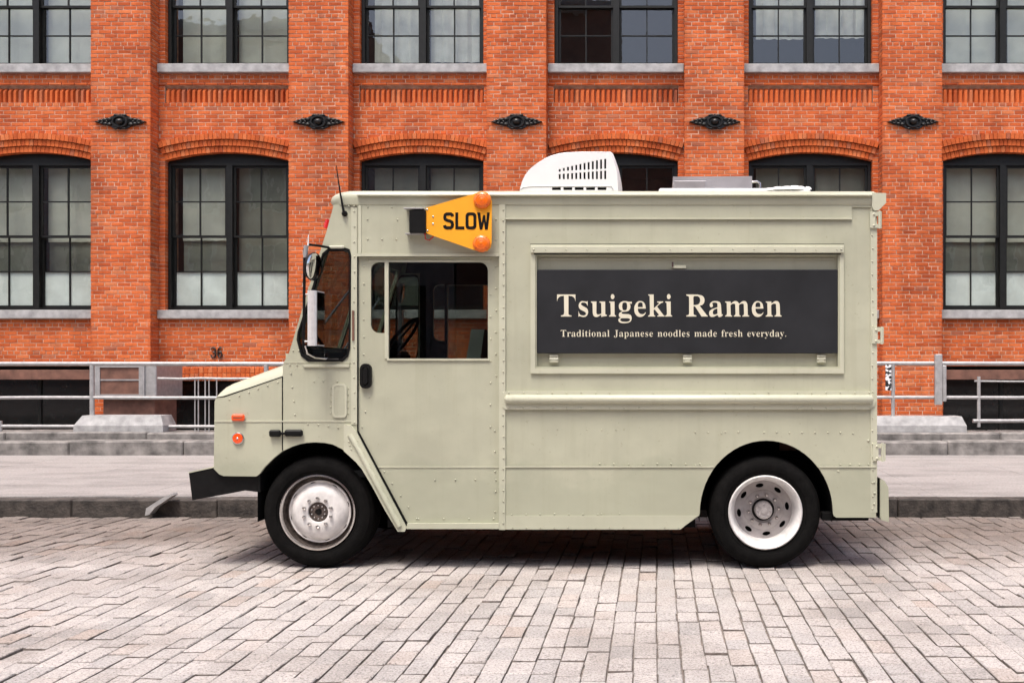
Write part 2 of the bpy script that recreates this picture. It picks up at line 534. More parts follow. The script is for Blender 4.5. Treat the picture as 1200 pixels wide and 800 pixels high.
kerb = empty('kerb', (0, KERB_Y, 0)); struct(kerb, 'dark stone kerb along the edge of the sidewalk')
x = -16.0
while x < 13:
    l = R.uniform(1.3, 1.9)
    dz, dy = R.uniform(-.008, .006), R.uniform(-.006, .006)
    MB().cbox(x + .004, x + l - .004, KERB_Y + dy, KERB_Y + .16, -.12, WALK_Z + dz - .004, .012).build('kerb_stone', M['kerb'], kerb)
    x += l
walk = MB().box(-60, 60, KERB_Y + .165, LEDGE_Y + .1, -.1, WALK_Z - .012).build('sidewalk', M['walk'])
struct(walk, 'wide pale concrete sidewalk between kerb and railings')
x = -16.6
rows_y = [KERB_Y + .167, 11.2, 12.75, LEDGE_Y + .05]
while x < 14:
    l = 1.62
    for ya, yb in zip(rows_y, rows_y[1:]):
        dz = R.uniform(-.003, .003)
        MB().cbox(x + .003, x + l - .003, ya + .003, yb - .003, .05, WALK_Z + dz, .004).build('paving_slab', M['walk'], walk)
    x += l
# stone base of the railing, in lengths
ledge = empty('stone_ledge', (0, LEDGE_Y, WALK_Z)); struct(ledge, 'weathered stone step under the railings')
x = -17.0
while x < 14:
    l = R.uniform(1.6, 2.6)
    MB().cbox(x + .004, x + l - .004, LEDGE_Y + R.uniform(-.015, .015), 14.62, .1, .385 + R.uniform(-.012, .008), .018).build('step_stone', M['ledge'], ledge)
    x += l
x = -17.6
while x < 14:
    l = R.uniform(1.6, 2.6)
    MB().cbox(x + .004, x + l - .004, 14.60 + R.uniform(-.012, .012), 15.25, .1, .49 + R.uniform(-.01, .008), .018).build('coping_stone', M['ledge'], ledge)
    x += l
area = MB().box(-60, 60, 15.24, 17.9, -.2, .12).build('areaway_floor', M['ledge'])
struct(area, 'sunken strip of ground between ledge and building')

# ------------------------------------------------------------------ the brick building
YB, YP = 17.40, 17.10        # wall plane, pilaster plane
PITCH, PW = 3.51, 1.06
CEN = [1.045 + PITCH * k for k in range(-5, 4)]     # nine pilasters, eight bays
COURSE, BL, JT = .071, .232, .0115
TOP = 9.75
SILL2_T, SILL2_B = 6.926, 6.772
SILL1_T, SILL1_B = 2.507, 2.353
WH = 1.115                   # half width of a window opening
Z_SPR, Z_CRN, RING = 5.205, 5.352, .114
ARC_R = (WH ** 2 + (Z_CRN - Z_SPR) ** 2) / (2 * (Z_CRN - Z_SPR))
bld = empty('brick_building', (1.045 - PITCH, YB, .12))
tag(bld, 'tall orange red brick warehouse with pilasters and dark paned windows behind the truck', 'building')

front = lambda u, v, w: (u, w, v)
field = []      # (x0, x1, z0, z1, yfront, yback)
sides = []      # (y0, y1, z0, z1, xface, sign)
def courses(z0, z1):
    k0 = int(math.floor(z0 / COURSE)); k = k0
    while k * COURSE < z1 - .012:
        a_, b_ = max(z0, k * COURSE + JT / 2), min(z1, (k + 1) * COURSE - JT / 2)
        if b_ - a_ > .018: yield k, a_, b_
        k += 1
def row(x0, x1, k, za, zb, yf, yb):
    header = (k % 7 == 3)
    l = BL / 2 if header else BL
    x = x0 - (0 if k % 2 else l / 2) if not header else x0 - (l * .5)
    x += ((k * 37) % 5) * .006
    if x > x0: x -= l
    while x < x1 - .02:
        a_, b_ = max(x0, x + JT / 2), min(x1, x + l - JT / 2)
        if b_ - a_ > .025: field.append((a_, b_, za, zb, yf, yb, k))
        x += l
mort = MB()
# pilasters
for c in CEN:
    for k, za, zb in courses(.12, TOP):
        row(c - PW / 2, c + PW / 2, k, za, zb, YP, YP + .06)
        for sg in (-1, 1):
            d = .105 if k % 2 else .215
            sides.append((YP + .002, YP + d - .005, za, zb, c + sg * PW / 2, sg))
            sides.append((YP + d + .005, YB + .01, za, zb, c + sg * PW / 2, sg))
    mort.box(c - PW / 2 + .008, c + PW / 2 - .008, YP + .006, YB + .5, .1, TOP)
# bays
dent, arch = [], []
for b in range(8):
    xa, xb = CEN[b] + PW / 2, CEN[b + 1] - PW / 2
    xc = (xa + xb) / 2
    ym = YB + .006
    base_top, base_open = 1.50, (1.235 if b not in (1, 6) else 1.50)
    # wall between lower sill and basement opening
    for k, za, zb in courses(base_open, SILL1_B): row(xa, xb, k, za, zb, YB, YB + .06)
    mort.box(xa, xb, ym, YB + .45, base_open, SILL1_B + .1)
    for k, za, zb in courses(.12, base_open):
        row(xa, xc - WH, k, za, zb, YB, YB + .2); row(xc + WH, xb, k, za, zb, YB, YB + .2)
    for s0, s1 in ((xa, xc - WH - .008), (xc + WH + .008, xb)):
        mort.box(s0, s1, ym, YB + .5, .1, base_open)
    # jambs of the windows
    for z0, z1 in ((SILL1_B, 5.42), (SILL2_B, TOP)):
        for k, za, zb in courses(z0, z1):
            for s0, s1 in ((xa, xc - WH), (xc + WH, xb)):
                field.append((s0 + (.0 if s0 == xa else .002), s1 - .002, za, zb, YB, YB + .2, k))
        for s0, s1 in ((xa, xc - WH - .008), (xc + WH + .008, xb)):
            mort.box(s0, s1, ym, YB + .5, z0, z1)
    # spandrel above the arch
    def ext(x_): return Z_CRN - ARC_R + math.sqrt(max(0, (ARC_R + 2.6 * RING) ** 2 - (x_ - xc) ** 2))
    for k, za, zb in courses(5.3, 6.245):
        n0 = len(field)
        row(xa, xb, k, za, zb, YB, YB + .06)
        field[n0:] = [q for q in field[n0:] if (q[2] > ext((q[0] + q[1]) / 2) - .03) or abs((q[0] + q[1]) / 2 - xc) > WH + .09]
    mort.box(xa, xb, ym, YB + .45, 5.50, 6.245)
    # recessed panel of upright dogtooth bricks
    px0, px1 = xc - 1.125, xc + 1.125
    mort.box(px0, px1, YB + .075, YB + .45, 6.245, 6.56)
    mort.box(xa, px0, ym, YB + .45, 6.245, 6.56); mort.box(px1, xb, ym, YB + .45, 6.245, 6.56)
    for k, za, zb in courses(6.245, 6.565):
        field.append((xa, px0 - .002, za, zb, YB, YB + .1, k)); field.append((px1 + .002, xb, za, zb, YB, YB + .1, k))
    for i in range(24): dent.append(px0 + (i + .5) * 2.25 / 24)
    # courses under the upper sill (the lowest projects a little)
    for k, za, zb in courses(6.565, SILL2_B):
        row(xa, xb, k, za, zb, YB - (.022 if za < 6.60 else .0), YB + .1)
    mort.box(xa, xb, ym, YB + .45, 6.56, SILL2_B + .1)
    # arch rings
    for ring in range(3):
        r0 = ARC_R + ring * RING
        half = math.asin((WH + .0 + ring * .012) / ARC_R)
        n = 30 + ring
        for i in range(n):
            t0 = -half + 2 * half * i / n; t1 = t0 + 2 * half / n
            g = .004 / r0
            arch.append((xc, r0, t0 + g, t1 - g, ring))
# split into bricks that are parts of their own and one joined rest
def shows(q):
    x_, z_, y_ = (q[0] + q[1]) / 2, (q[2] + q[3]) / 2, q[4]
    u, v = PX + x_ * F / y_, PY - (z_ - H) * F / y_
    return 335 < u < 1040 and 2 < v < 176 and q[1] - q[0] > .2 and q[3] - q[2] > .055
cand = [q for q in field if shows(q)]
cand.sort(key=lambda q: (q[4], abs((q[0] + q[1]) / 2 + .7)))
one = set(id(q) for q in cand[:300])
bp = []
for k in range(6):
    m_ = MB(); m_.brick(-(BL - JT) / 2, (BL - JT) / 2, -(COURSE - JT) / 2, (COURSE - JT) / 2, 0, .06, front, None, c=.004, jit=.002)
    bp.append(m_.mesh('brick', M['brick1']))
rest = MB()
for q in field:
    if id(q) in one:
        o = link('brick', R.choice(bp), bld, ((q[0] + q[1]) / 2, q[4] + R.uniform(-.002, .002), (q[2] + q[3]) / 2))
        o.scale = ((q[1] - q[0]) / (BL - JT), 1, (q[3] - q[2]) / (COURSE - JT))
    else:
        rest.brick(q[0], q[1], q[2], q[3], q[4], q[5], front, R.random())
for q in sides:
    xf, sg = q[4], q[5]
    rest.brick(q[0], q[1], q[2], q[3], 0, .05, (lambda u, v, w, xf=xf, sg=sg: (xf - sg * w, u, v)), R.random())
struct(rest.build('bricks', M['brick'], bld), kind='stuff')
mort.build('mortar_wall', M['mortar'], bld)

# upright dogtooth bricks, each a part
dm = []
for k in range(4):
    j = lambda a_: R.uniform(-a_, a_)
    w2 = .0445
    vv = []
    for z in (0, .205, .268):
        t = 1 if z < .25 else .08
        vv += [(-w2 + j(.002), .075, z), (-w2 * .55 * t + j(.002), .012 + (1 - t) * .04, z), (w2 * .55 * t + j(.002), .004 + (1 - t) * .05, z), (w2 + j(.002), .075, z)]
    ff = []
    for s_ in (0, 4):
        ff += [(s_ + i, s_ + i + 1, s_ + i + 5, s_ + i + 4) for i in range(3)]
    ff.append((8, 9, 10, 11))
    dm.append(MB().quadset(vv, ff).mesh('dogtooth_brick', M['brick1']))
for x in dent:
    if in_frame(x, YB, 6.4, 60):
        link('dogtooth_brick', R.choice(dm), bld, (x, YB, 6.249))
# arch voussoirs: outer ring projects most
vz = {}
def vouss(mbx, xc, r0, t0, t1, ring, tint):
    yf = YB - (.006, .032, .062)[ring]
    zc = Z_CRN - ARC_R
    r1 = r0 + RING - .006
    def mp(u, v, w): return (xc + math.sin(u) * v, w, zc + math.cos(u) * v)
    mbx.brick(t0, t1, r0 + .003, r1, yf, YB + .28, mp, tint, c=.0001, jit=.0)
    return mbx
va = [q for q in arch if q[4] < 3]
inn = sorted([q for q in va if in_frame(q[0], YB, 5.4, 20)], key=lambda q: abs(q[0] + .7) + (0 if q[4] == 0 else .01 * q[4]))
vset = set(id(q) for q in inn[:290])
rest = MB()
for q in va:
    if id(q) in vset:
        vouss(MB(), *q[:5], None).build('arch_brick', M['brick1'], bld)
    else:
        vouss(rest, *q[:5], R.random())
struct(rest.build('arch_bricks', M['brick'], bld), kind='stuff')

# windows -------------------------------------------------------------
YW = YB + .13
def window(xc, z0, z1, mid, style, nrow=2):
    """pair of double-hung sashes; the frame is the part, sashes, panes and blinds hang under it"""
    fr = MB()
    x0, x1 = xc - WH + .004, xc + WH - .004
    fr.box(x0, x0 + .055, YW - .03, YW + .12, z0, z1); fr.box(x1 - .055, x1, YW - .03, YW + .12, z0, z1)
    fr.box(x0 + .055, x1 - .055, YW - .03, YW + .12, z1 - .05, z1); fr.box(x0 + .055, x1 - .055, YW - .032, YW + .12, z0, z0 + .035)
    fr.box(xc - .055, xc + .055, YW - .035, YW + .12, z0 + .035, z1 - .05)
    f = fr.build('window', M['frame'], bld)
    for sx in (0, 1):
        a_, b_ = (x0 + .055, xc - .055) if sx == 0 else (xc + .055, x1 - .055)
        for up in (0, 1):
            s0, s1 = (z0 + .035, mid + .02) if not up else (mid - .02, z1 - .05)
            yo = YW + (.055 if not up else .01)
            g = MB()
            st = .042
            g.box(a_, a_ + st, yo, yo + .04, s0, s1); g.box(b_ - st, b_, yo, yo + .04, s0, s1)
            g.box(a_ + st, b_ - st, yo, yo + .04, s0, s0 + (.05 if not up else .04)); g.box(a_ + st, b_ - st, yo, yo + .04, s1 - .04, s1)
            ia, ib, ja, jb = a_ + st, b_ - st, s0 + (.05 if not up else .04), s1 - .04
            xm = (ia + ib) / 2; jm = (ja + jb) / 2
            g.box(xm - .011, xm + .011, yo + .004, yo + .036, ja, jb)
            g.box(ia, xm - .011, yo + .006, yo + .034, jm - .011, jm + .011); g.box(xm + .011, ib, yo + .006, yo + .034, jm - .011, jm + .011)
            g.build('sash', M['frame'], f)
            for (pa, pb) in ((ia, xm - .011), (xm + .011, ib)):
                for r_, (qa, qb) in enumerate(((ja, jm - .011), (jm + .011, jb))):
                    # each pane sits a hair out of true, like old glazing
                    t1, t2 = R.uniform(-.0025, .0025), R.uniform(-.0025, .0025)
                    yq = yo + .020
                    mm = MB().quadset([(pa, yq, qa), (pb, yq + t1, qa), (pb, yq + t1 + t2, qb), (pa, yq + t2, qb),
                                       (pa, yq + .004, qa), (pb, yq + t1 + .004, qa), (pb, yq + t1 + t2 + .004, qb), (pa, yq + t2 + .004, qb)],
                                      [(0, 1, 2, 3), (7, 6, 5, 4), (0, 4, 5, 1), (1, 5, 6, 2), (2, 6, 7, 3), (3, 7, 4, 0)])
                    mm.build('pane', M['pane'], f)
                    if style.get('frost') and not up and r_ == 0:
                        MB().box(pa, pb, yq + .012, yq + .015, qa, qb).build('frosted_film', M['frost'], f)
        for mname, drop, back in [(*q, kk * .035) for kk, q in enumerate(q for q in (style['blind'][sx], style.get('behind')) if q)]:
            zb = z1 - .05 - drop * (z1 - z0 - .1)
            n = 14
            vv = []
            for i in range(n + 1):      # gently rippled cloth
                xx = a_ + .07 + .05 * math.sin(xc * 7 + sx * 2) + (b_ - a_ - .05) * i / n
                amp = .006 if mname != 'curtain' else .03
                yy = YW + .20 + back + amp * math.sin(i * 2.3 + sx) + R.uniform(-.002, .002)
                vv += [(xx, yy, zb + R.uniform(-.004, .004)), (xx, yy + .004, z1)]
            MB().quadset(vv, [(2 * i, 2 * i + 2, 2 * i + 3, 2 * i + 1) for i in range(n)]).build('blind', M[mname], f, 60)
    return f

BL_ = lambda m, d: (m, d)
UP = {0: [None, None], 1: [('blind', 1), ('blind', 1)], 2: [('blind', 1), ('blind', 1)], 3: [('curtain', .97), ('curtain', .96)],
      4: [None, None], 5: [('curtain', .77), ('curtain', .76)], 6: [('blind', 1), ('blind', 1)], 7: [None, None]}
LO = {0: [None, None], 1: [('blind', .53), ('blind', .53)], 2: [('blind', .52), ('blind_grey', 1)], 3: [('blind_grey', 1), ('blind_grey', .8)],
      4: [('blind_grey', .3), None], 5: [('blind_grey', .8), ('blind_grey', .6)], 6: [('blind', .53), ('blind', .53)], 7: [None, None]}
for b in range(8):
    xa, xb = CEN[b] + PW / 2, CEN[b + 1] - PW / 2
    xc = (xa + xb) / 2
    lo = list(LO[b])
    window(xc, SILL2_T + .012, 9.25, 8.03, {'blind': UP[b]})
    window(xc, SILL1_T + .012, Z_SPR - .02, 3.855, {'blind': lo, 'frost': b in (1, 2, 6), 'behind': ('blind_grey', 1) if b in (1, 2, 6) else None})
    # dark board filling the arch above the window head
    pts = [(xc - WH, Z_SPR - .02), (xc + WH, Z_SPR - .02)]
    for i in range(17):
        x_ = xc + WH - 2 * WH * i / 16
        pts.append((x_, Z_CRN - ARC_R + math.sqrt(ARC_R ** 2 - (x_ - xc) ** 2) + .02))
    MB().prism(pts, [], YW + .0, YW + .06).build('arch_board', M['frame'], bld)
    for zt, zb in ((SILL1_T, SILL1_B), (SILL2_T, SILL2_B)):
        MB().cbox(xa + .004, xb - .004, YB - .085 + R.uniform(-.004, .004), YB + .14, zb, zt, .008).build('window_sill', M['stone_sill'], bld)
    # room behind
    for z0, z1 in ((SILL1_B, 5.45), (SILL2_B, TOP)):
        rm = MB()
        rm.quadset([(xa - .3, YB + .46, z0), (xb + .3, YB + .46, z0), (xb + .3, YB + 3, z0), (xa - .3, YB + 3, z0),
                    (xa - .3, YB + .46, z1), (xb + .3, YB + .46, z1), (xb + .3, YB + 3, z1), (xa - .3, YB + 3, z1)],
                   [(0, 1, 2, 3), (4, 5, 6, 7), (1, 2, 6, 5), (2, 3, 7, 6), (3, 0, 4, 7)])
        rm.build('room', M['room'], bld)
    # basement opening
    bo = 1.235 if b not in (1, 6) else 1.50
    bw = MB()
    bw.box(xc - WH, xc - WH + .06, YB + .2, YB + .26, .12, bo); bw.box(xc + WH - .06, xc + WH, YB + .2, YB + .26, .12, bo)
    bw.box(xc - WH + .06, xc + WH - .06, YB + .2, YB + .26, bo - .06, bo); bw.box(xc - .03, xc + .03, YB + .2, YB + .26, .12, bo - .06)
    w_ = bw.build('basement_window', M['frame'], bld)
    for s0, s1 in ((xc - WH + .06, xc - .03), (xc + .03, xc + WH - .06)):
        MB().box(s0, s1, YB + .225, YB + .235, .12, bo - .06).build('pane', M['dark_glass'], w_)
    if b not in (1, 6):
        nb = 28
        for i in range(nb):      # flat arch of upright bricks above the basement opening
            if not in_frame(xc, YB, 1.4, 200): continue
            x_ = xc - WH - .06 + (2 * WH + .12) * i / nb
            dz = .05 * (1 - ((i - nb / 2) / (nb / 2)) ** 2)
            for h_ in (0, .108):
                m_ = MB(); m_.brick(x_ + .006, x_ + .079, bo + dz - .012 + h_, bo + dz + .086 + h_, YB - .012, YB + .25, front, None)
                m_.build('lintel_brick', M['brick1'], bld)
    else:
        MB().cbox(xa + .01, xb - .01, YB - .03, YB + .2, 1.255, 1.43, .006).build('lintel_beam', M['brown'], bld)
# plain storeys above the picture, and the back
MB().box(CEN[0] - .5, CEN[-1] + .5, YB + .02, YB + 3.2, TOP - .02, 13.5).build('upper_wall', M['brick1'], bld)
MB().box(CEN[0] - 30, CEN[0] - PW / 2 - .01, YB - .1, YB + 3.2, 0, 13.5).build('side_wall', M['brick1'], bld)
MB().box(CEN[-1] + PW / 2 + .01, CEN[-1] + 30, YB - .1, YB + 3.2, 0, 13.5).build('side_wall', M['brick1'], bld)

# cast-iron anchor plates on the pilasters
am = MB()
def ell(cx, cz, rx, rz, h, n=14, y=0):
    vv = []; ff = []
    for i in range(4):
        a_ = math.pi / 2 * i / 4
        for k in range(n):
            t = 2 * math.pi * k / n
            vv.append((cx + rx * math.cos(a_) * math.cos(t), y - h * math.sin(a_), cz + rz * math.cos(a_) * math.sin(t)))
    vv.append((cx, y - h, cz))
    for i in range(3):
        for k in range(n): ff.append((i * n + k, i * n + (k + 1) % n, (i + 1) * n + (k + 1) % n, (i + 1) * n + k))
    for k in range(n): ff.append((3 * n + k, 3 * n + (k + 1) % n, 4 * n))
    am.quadset(vv, ff)
am.prism([(-.455, 0), (-.33, -.05), (-.2, -.075), (-.12, -.115), (0, -.135), (.12, -.115), (.2, -.075), (.33, -.05), (.455, 0),
          (.33, .05), (.2, .075), (.12, .11), (0, .135), (-.12, .11), (-.2, .075), (-.33, .05)], [], -.02, .01)
ell(0, 0, .075, .058, .085, 16, -.02)
am.tube([(.125 * math.cos(t), -.04, .095 * math.sin(t)) for t in [2 * math.pi * i / 20 for i in range(21)]], .02, 6)
for sg in (-1, 1):
    for i, (xx, zz, rx, rz) in enumerate([(.19, .045, .05, .03), (.19, -.045, .05, .03), (.26, .035, .045, .026), (.26, -.035, .045, .026), (.235, 0, .03, .022),
                                          (.33, .024, .04, .02), (.33, -.024, .04, .02), (.31, 0, .03, .016), (.40, 0, .05, .016)]):
        ell(sg * xx, zz, rx, rz, .035 - i * .001, 10, -.02)
    for zz in (.115, -.118):
        ell(sg * .07, zz, .05, .022, .03, 10, -.02)
anc = am.mesh('anchor_plate', M['iron'], 50)
for c in CEN[1:-1]:
    link('anchor_plate', anc, bld, (c + .01, YP - .008, 5.82))
# house number
num = MB()
def numeral(pts, x0, z0):
    num.tube([(x0 + p[0] * .085, YB - .018, z0 + p[1] * .17) for p in pts], .012, 6)
arc = lambda cx, cy, rx, ry, a0, a1, n=9: [(cx + rx * math.cos(math.radians(a0 + (a1 - a0) * i / n)), cy + ry * math.sin(math.radians(a0 + (a1 - a0) * i / n))) for i in range(n + 1)]
nxx = (248 - PX) / 64.94
numeral(arc(.45, .77, .46, .23, 165, -70) + [(.28, .53)] + arc(.45, .27, .5, .27, 65, -165), nxx, 1.66)
numeral(arc(.6, .62, .5, .38, 60, 180) + arc(.5, .28, .42, .28, 180, 540, 14), nxx + .115, 1.66)
num.build('house_number', M['iron'], bld, 50)

# ------------------------------------------------------------------ railings and things on the ledge
YR = 14.90
def at(px, py, y): return ((px - PX) * y / F, H - (py - PY) * y / F)
def pipe(name, parent, pts, r, mat='galv', n=8):
    return MB().tube(pts, r, n).build(name, M[mat], parent, 50)
def rail_run(root, px0, px1, py, r, zoff=0):
    (xa, z), (xb, _) = at(px0, py, YR), at(px1, py, YR)
    n = 6
    pts = [(xa + (xb - xa) * i / n, YR + R.uniform(-.006, .006), z + R.uniform(-.006, .006)) for i in range(n + 1)]
    return pipe('rail', root, pts, r)
def vert(root, px, py0, py1, r, name='post', y=YR):
    (xa, z0), (_, z1) = at(px, py0, y), at(px, py1, y)
    z1 = max(z1, .47)
    return pipe(name, root, [(xa, y, z0), (xa, y, z1)], r)
rl = empty('pipe_railing', (at(100, 0, YR)[0], YR, .49))
tag(rl, 'long galvanised pipe railing with pickets running left of the truck', 'railing', 'pipe railings before the building')
rail_run(rl, -320, 420, 426.5, .033); rail_run(rl, -320, 420, 466, .026); rail_run(rl, -320, 340, 499.5, .026)
rail_run(rl, 185, 340, 443.5, .02)
for p in (-96, 108, 312): vert(rl, p, 427, 505, .036)
for p in (228.5, 232.5, 240.5, 245, 254): vert(rl, p, 444, 517, .010, 'picket')
vert(rl, 0.5, 493, 505, .03)
rr = empty('pipe_railing', (at(1100, 0, YR)[0], YR, .49))
tag(rr, 'galvanised pipe railing with stout square post right of the truck', 'railing', 'pipe railings before the building')
rail_run(rr, 960, 1420, 426, .033); rail_run(rr, 960, 1420, 465.5, .027)
rail_run(rr, 1142, 1420, 446.5, .014); rail_run(rr, 1140, 1420, 493, .03); rail_run(rr, 960, 1120, 499, .024)
vert(rr, 1046.5, 427, 500, .03); vert(rr, 1147, 441, 500, .028); vert(rr, 1290, 427, 500, .03)
xq, zq = at(1098, 415, YR)
MB().cbox(xq - .055, xq + .055, YR - .11, YR - .035, at(0, 474, YR)[1], zq, .01).build('square_post', M['galv'], rr)
MB().cbox(xq + .06, xq + .12, YR - .10, YR - .035, at(0, 470, YR)[1], zq - .17, .01).build('square_post', M['galv'], rr)

# displaced pale kerb fragment
yk = KERB_Y - .02
pts = [at(176, 602, yk), at(181, 601, yk), at(187, 593, yk), at(208, 579, yk), at(206.5, 576.5, yk), at(196, 581.5, yk), at(177.5, 593.5, yk)]
MB().prism([(u, max(v, .0)) for u, v in pts], [], yk - .10, yk + .015).build('kerb_fragment', M['stone_sill'])
tag(bpy.data.objects['kerb_fragment'], 'pale broken stone fragment leaning against the kerb left of the bumper', 'stone fragment')
# graffiti sticker board tied to the railing
xs, zs = at(1040, 427.5, YR)
st = MB().cbox(xs - .042, xs + .05, YR - .05, YR - .036, at(0, 457, YR)[1], zs, .003)
m, t, p = nodes_of('graffiti_sticker')
r = ramp(t, [(.49, (.015, .015, .015)), (.515, (.8, .8, .8))]); t.links.new(noise(t, 21, 1, .4), r.inputs[0]); t.links.new(r.outputs[0], p.inputs['Base Color'])
tag(st.build('sticker_board', m), 'small black and white graffiti sticker board on railing beside the truck', 'sign')

# grey framed cabinet in front of the left pilaster
YC = 16.0
cb = empty('utility_cabinet', (at(147, 0, YC)[0], YC, .12))
tag(cb, 'grey metal cabinet with brown glazed front behind railing below left pilaster', 'cabinet')
(x0, z1), (x1, z0) = at(111, 424, YC), at(183, 466, YC)
xm = at(168, 0, YC)[0]
MB().cbox(x0, x1, YC, YC + .9, z0, z1, .012).build('body', M['galv'], cb)
f_ = MB()
f_.prism(rrect(x0 + .01, xm + .03, z0 + .02, z1 - .02, 0), [rrect(x0 + .1, xm - .06, z0 + .06, z1 - .09, 0)], YC - .03, YC - .002)
f_.build('front_frame', M['galv'], cb)
MB().box(x0 + .1, xm - .06, YC - .010, YC - .003, z0 + .06, z1 - .09).build('glazed_panel', M['brown'], cb)
zc = (z0 + z1) / 2
MB().box(x0 + .1, xm - .06, YC - .022, YC - .011, zc - .012, zc + .012).build('glazing_bar', M['galv'], cb)
MB().cbox(x0 + .08, x1 - .08, YC + .1, YC + .85, .12, z0, .01).build('pedestal', M['brown'], cb)

# stone blocks standing on the ledge
for (pa, pb, ya, yb, y, lab) in ((86, 191, 487, 504, 14.72, 'pale stone block on the ledge in front of the left pilaster'),
                                 (985, 1133, 488, 503, 14.72, 'pale stone block on the ledge just right of truck')):
    (x0, z1), (x1, z0) = at(pa, ya, y), at(pb, yb, y)
    s_ = MB()
    zb = .487
    s_.quadset([(x0, y, zb), (x1, y, zb), (x1, y + .4, zb), (x0, y + .4, zb), (x0, y, zb + .10), (x1, y, zb + .10), (x1, y + .4, zb + .10), (x0, y + .4, zb + .10),
                (x0 + .1, y + .06, z1), (x1 - .06, y + .06, z1), (x1 - .06, y + .38, z1), (x0 + .1, y + .38, z1)],
               [(0, 1, 5, 4), (1, 2, 6, 5), (2, 3, 7, 6), (3, 0, 4, 7), (4, 5, 9, 8), (5, 6, 10, 9), (6, 7, 11, 10), (7, 4, 8, 11), (8, 9, 10, 11), (3, 2, 1, 0)])
    tag(s_.build('stone_block', M['stone_sill']), lab, 'stone block')

# ------------------------------------------------------------------ the food truck
Y0, TW = 7.0625, 2.05
S = F / Y0
truck = empty('food_truck', ((640 - PX) / S, Y0 + TW / 2, 0))
tag(truck, 'sage green step van food truck with black ramen sign panel', 'food truck')
def P(px, py): return ((px - PX) / S, H - (py - PY) / S)
def PD(px, py, d):
    y = Y0 + d
    return ((px - PX) * y / F, y, H - (py - PY) * y / F)
def PP(pts): return [P(*p) for p in pts]
def plate(name, pts, holes, d0, d1, mat='paint', parent=None, side=0, smooth=False):
    ya, yb = (Y0 + d0, Y0 + d1) if side == 0 else (Y0 + TW - d0, Y0 + TW - d1)
    return MB().prism(PP(pts), [PP(h) for h in holes], ya, yb).build(name, M[mat], parent or truck, smooth)
def rr_px(x0, x1, y0, y1, r, which=(1, 1, 1, 1), n=4): return rrect(x0, x1, y0, y1, r, n, which)

ARCH_F = [(300, 558), (304, 555), (310, 547), (320, 537), (332, 528), (341, 523.5), (350, 520.5), (360, 518.5), (370, 518), (380, 518.6), (390, 520.5), (401, 526), (412, 535), (419, 542)]
ARCH_R = [(898 + 78 * math.cos(math.radians(a_)), 601 - 85 * math.sin(math.radians(a_))) for a_ in range(180, -1, -6)]
QWIN = [(385, 291), (405, 290.5), (409.6, 292), (412, 300), (410.5, 408), (408, 418), (402, 423.5), (361, 423.5), (353, 417), (348, 398), (349, 389), (367, 334), (378, 297)]
def shrink(pts, k):
    cx = sum(p[0] for p in pts) / len(pts); cy = sum(p[1] for p in pts) / len(pts)
    out = []
    for p in pts:
        dx, dy = p[0] - cx, p[1] - cy; L = math.hypot(dx, dy)
        out.append((p[0] - dx / L * k, p[1] - dy / L * k))
    return out
DOOR = [(419.5, 301), (585, 301), (585, 617), (478, 617), (419.5, 506)]
VENT = rr_px(434, 450.5, 307, 390, 9, (1, 0, 0, 1))
MAIN = rr_px(455, 571.5, 307, 420, 10, (0, 1, 0, 0))
